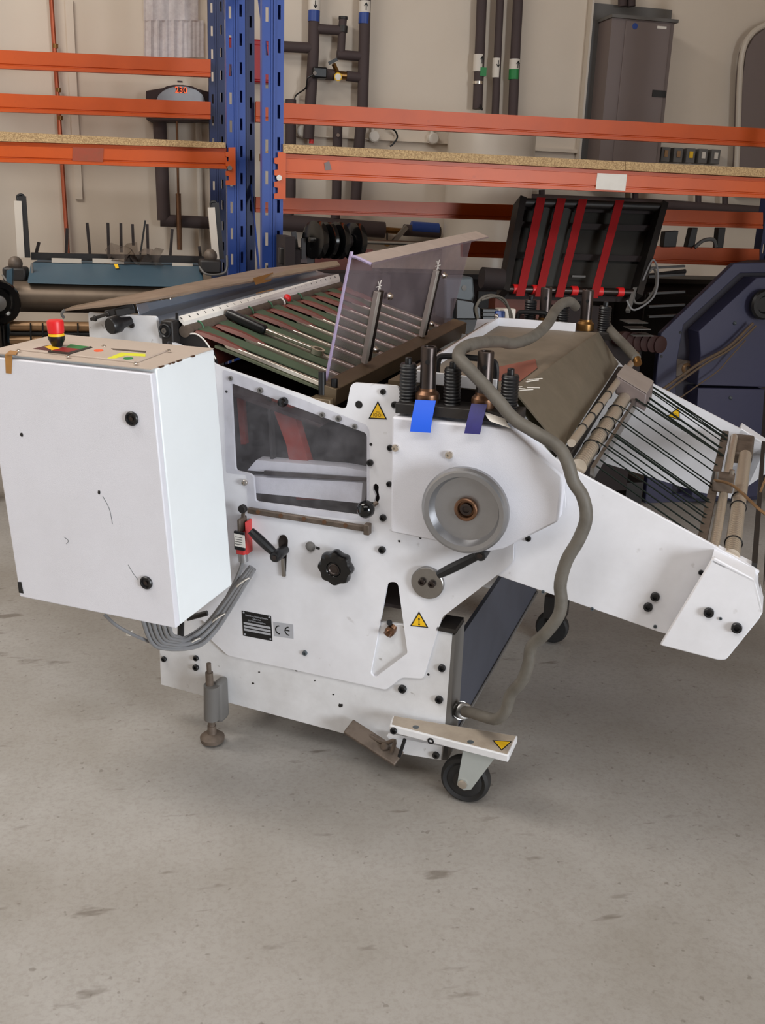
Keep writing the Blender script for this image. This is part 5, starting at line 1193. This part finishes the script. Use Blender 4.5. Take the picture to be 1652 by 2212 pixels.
# ------------------------------------------------------------------ indigo machine at the right edge
YI = 4.95
def wi(u, v, d=0.0): return w(u, v, YI+d)
t = wthing('folding_machine', (wi(1600,900).x, YI, 0), 'dark indigo folding machine with black handwheel at the right edge', 'machine')
outer = [(1404,990),(1412,880),(1419,790),(1428,720),(1586,568),(1725,566),(1652,700),(1650,1000)]
inner_ = [(1462,990),(1462,780),(1476,702),(1598,590),(1700,588),(1640,710),(1640,990)]
Po = [wi(u,v,.06) for u,v in outer]; Po[0].z = .0; Po[-1].z = .0
MB().slab(Po,(.40,.5,0)).make('housing', PURPLED, t)
fr = [wi(u,v,.02) for u,v in outer]; fr[0].z = 0; fr[-1].z = 0
hole = [wi(u,v,.02) for u,v in inner_]; hole[0].z = .05; hole[-1].z = .05
MB().plate(fr,[hole],(0,.04,0)).make('outer_frame', PURPLE, t, bevel=.004)
fp_ = [(1506,990),(1511,880),(1513,770),(1508,716),(1634,600),(1780,598),(1780,842),(1512,836)]
FPp = [wi(u,v,-.06) for u,v in ((1506,832),(1510,790),(1513,765),(1509,716),(1634,600),(1720,598),(1720,838))]
fo = MB().slab(FPp,(0,.12,0)).make('upper_panel', PURPLE, t, bevel=.004)
lo = [wi(u,v,-.06) for u,v in ((1505,990),(1508,838),(1652,841),(1648,990))]; lo[0].z = .04; lo[-1].z = .04
MB().slab(lo,(0,.12,0)).make('lower_panel', PURPLE, t, bevel=.004)
MB().lathe(wi(1640,656,-.06),(0,-1,0),[(0,.03),(.02,.03),(.02,.075),(.03,.082),(.05,.082),(.06,.072),(.06,.05),(.045,.04),(.045,0)],36).make('handwheel', BLACK, t)
for u,v in ((1586,698),(1577,859)): MB().lathe(wi(u,v,-.06),(0,-1,0),[(0,.010),(.006,.010),(.012,.005),(.012,0)],16).make('panel_bolt', GREYM, t)
for u,v in ((1428,770),(1469,718)): MB().lathe(wi(u,v,.02),(0,-1,0),[(0,.007),(.004,.007),(.004,0)],12).make('frame_bolt', BLACK, t)
MB().lathe(wi(1478,795,.06),(.2,-1,0),[(0,.03),(.02,.032),(.03,.026),(.03,.018),(.0,.018)],24).make('cord_bush', TAN, t)
MB().slab([wi(u,v,.04) for u,v in ((1462,775),(1500,782),(1500,815),(1460,812))],(0,.02,0)).make('bush_plate', GRIME, t)
for l,r_ in (([(1626,698),(1572,750),(1510,785),(1430,842)],.008),([(1632,704),(1580,752),(1516,790),(1440,845)],.007),([(1610,735),(1574,775),(1552,800),(1510,830),(1465,862)],.004)):
    MB().tube([wi(u,v,-.11) for u,v in l],r_,8,5).make('cord', paint('tan_cord',(.36,.29,.22),.7), t)
# ------------------------------------------------------------------ clutter under the right shelf
YC = 5.2
def wc_(u, v, d=0.0): return w(u, v, YC+d)
for i,(l,mt_,lb) in enumerate((([(1436,500),(1466,498),(1460,534),(1432,534)],DARKMET,'dark fitting standing on the lower orange beam under the shelf'),
        ([(1494,492),(1508,492),(1500,534),(1484,534)],DARKMET,'narrow dark rod leaning on the lower orange beam'),
        ([(1552,492),(1568,492),(1562,536),(1548,536)],DARKMET,'dark post on the lower orange beam nearest the right upright'))):
    P = [w(u,v,YRR-.09) for u,v in l]; o = MB().slab(P,(0,.05,0)).make('machine_fitting', mt_, None, bevel=.004); tag(o, lb, 'fitting')
o = MB().tube([w(1500,535,YRR-.1),w(1518,520,YRR-.1),w(1540,518,YRR-.1),w(1546,534,YRR-.1)],.012,8,6).make('bent_hose', GREYBACK); tag(o, 'short bent grey hose on the lower orange beam', 'hose')
YB = 6.05
ba, bb = w(600,600,YB), w(1700,600,YB); zt_b = w(1200,596,YB).z
t = wthing('dark_clutter_block', ((ba.x+bb.x)/2, YB, 0), 'long low dark block standing in for clutter along the back wall, behind the belt machine', 'machine')  # added dark mass filling the dark zone below the lower beam
MB().box((ba.x,YB,.12),(bb.x,YB+.4,zt_b-.03)).make('body', INNER, t)
MB().box((ba.x-.02,YB-.02,zt_b-.03),(bb.x+.02,YB+.42,zt_b)).make('top_rail', DARKMET, t)
for k in range(6):
    xx = ba.x+(bb.x-ba.x)*(k+.5)/6; MB().box((xx-.18,YB-.02,.2),(xx+.18,YB,zt_b-.1)).make('side_panel', DARKMET, t, bevel=.004)
    MB().box((xx-.04,YB+.1,0),(xx+.04,YB+.4,.12)).make('foot', DARKMET, t)
for o in bpy.data.objects:
    if 'frame' in o: del o['frame']
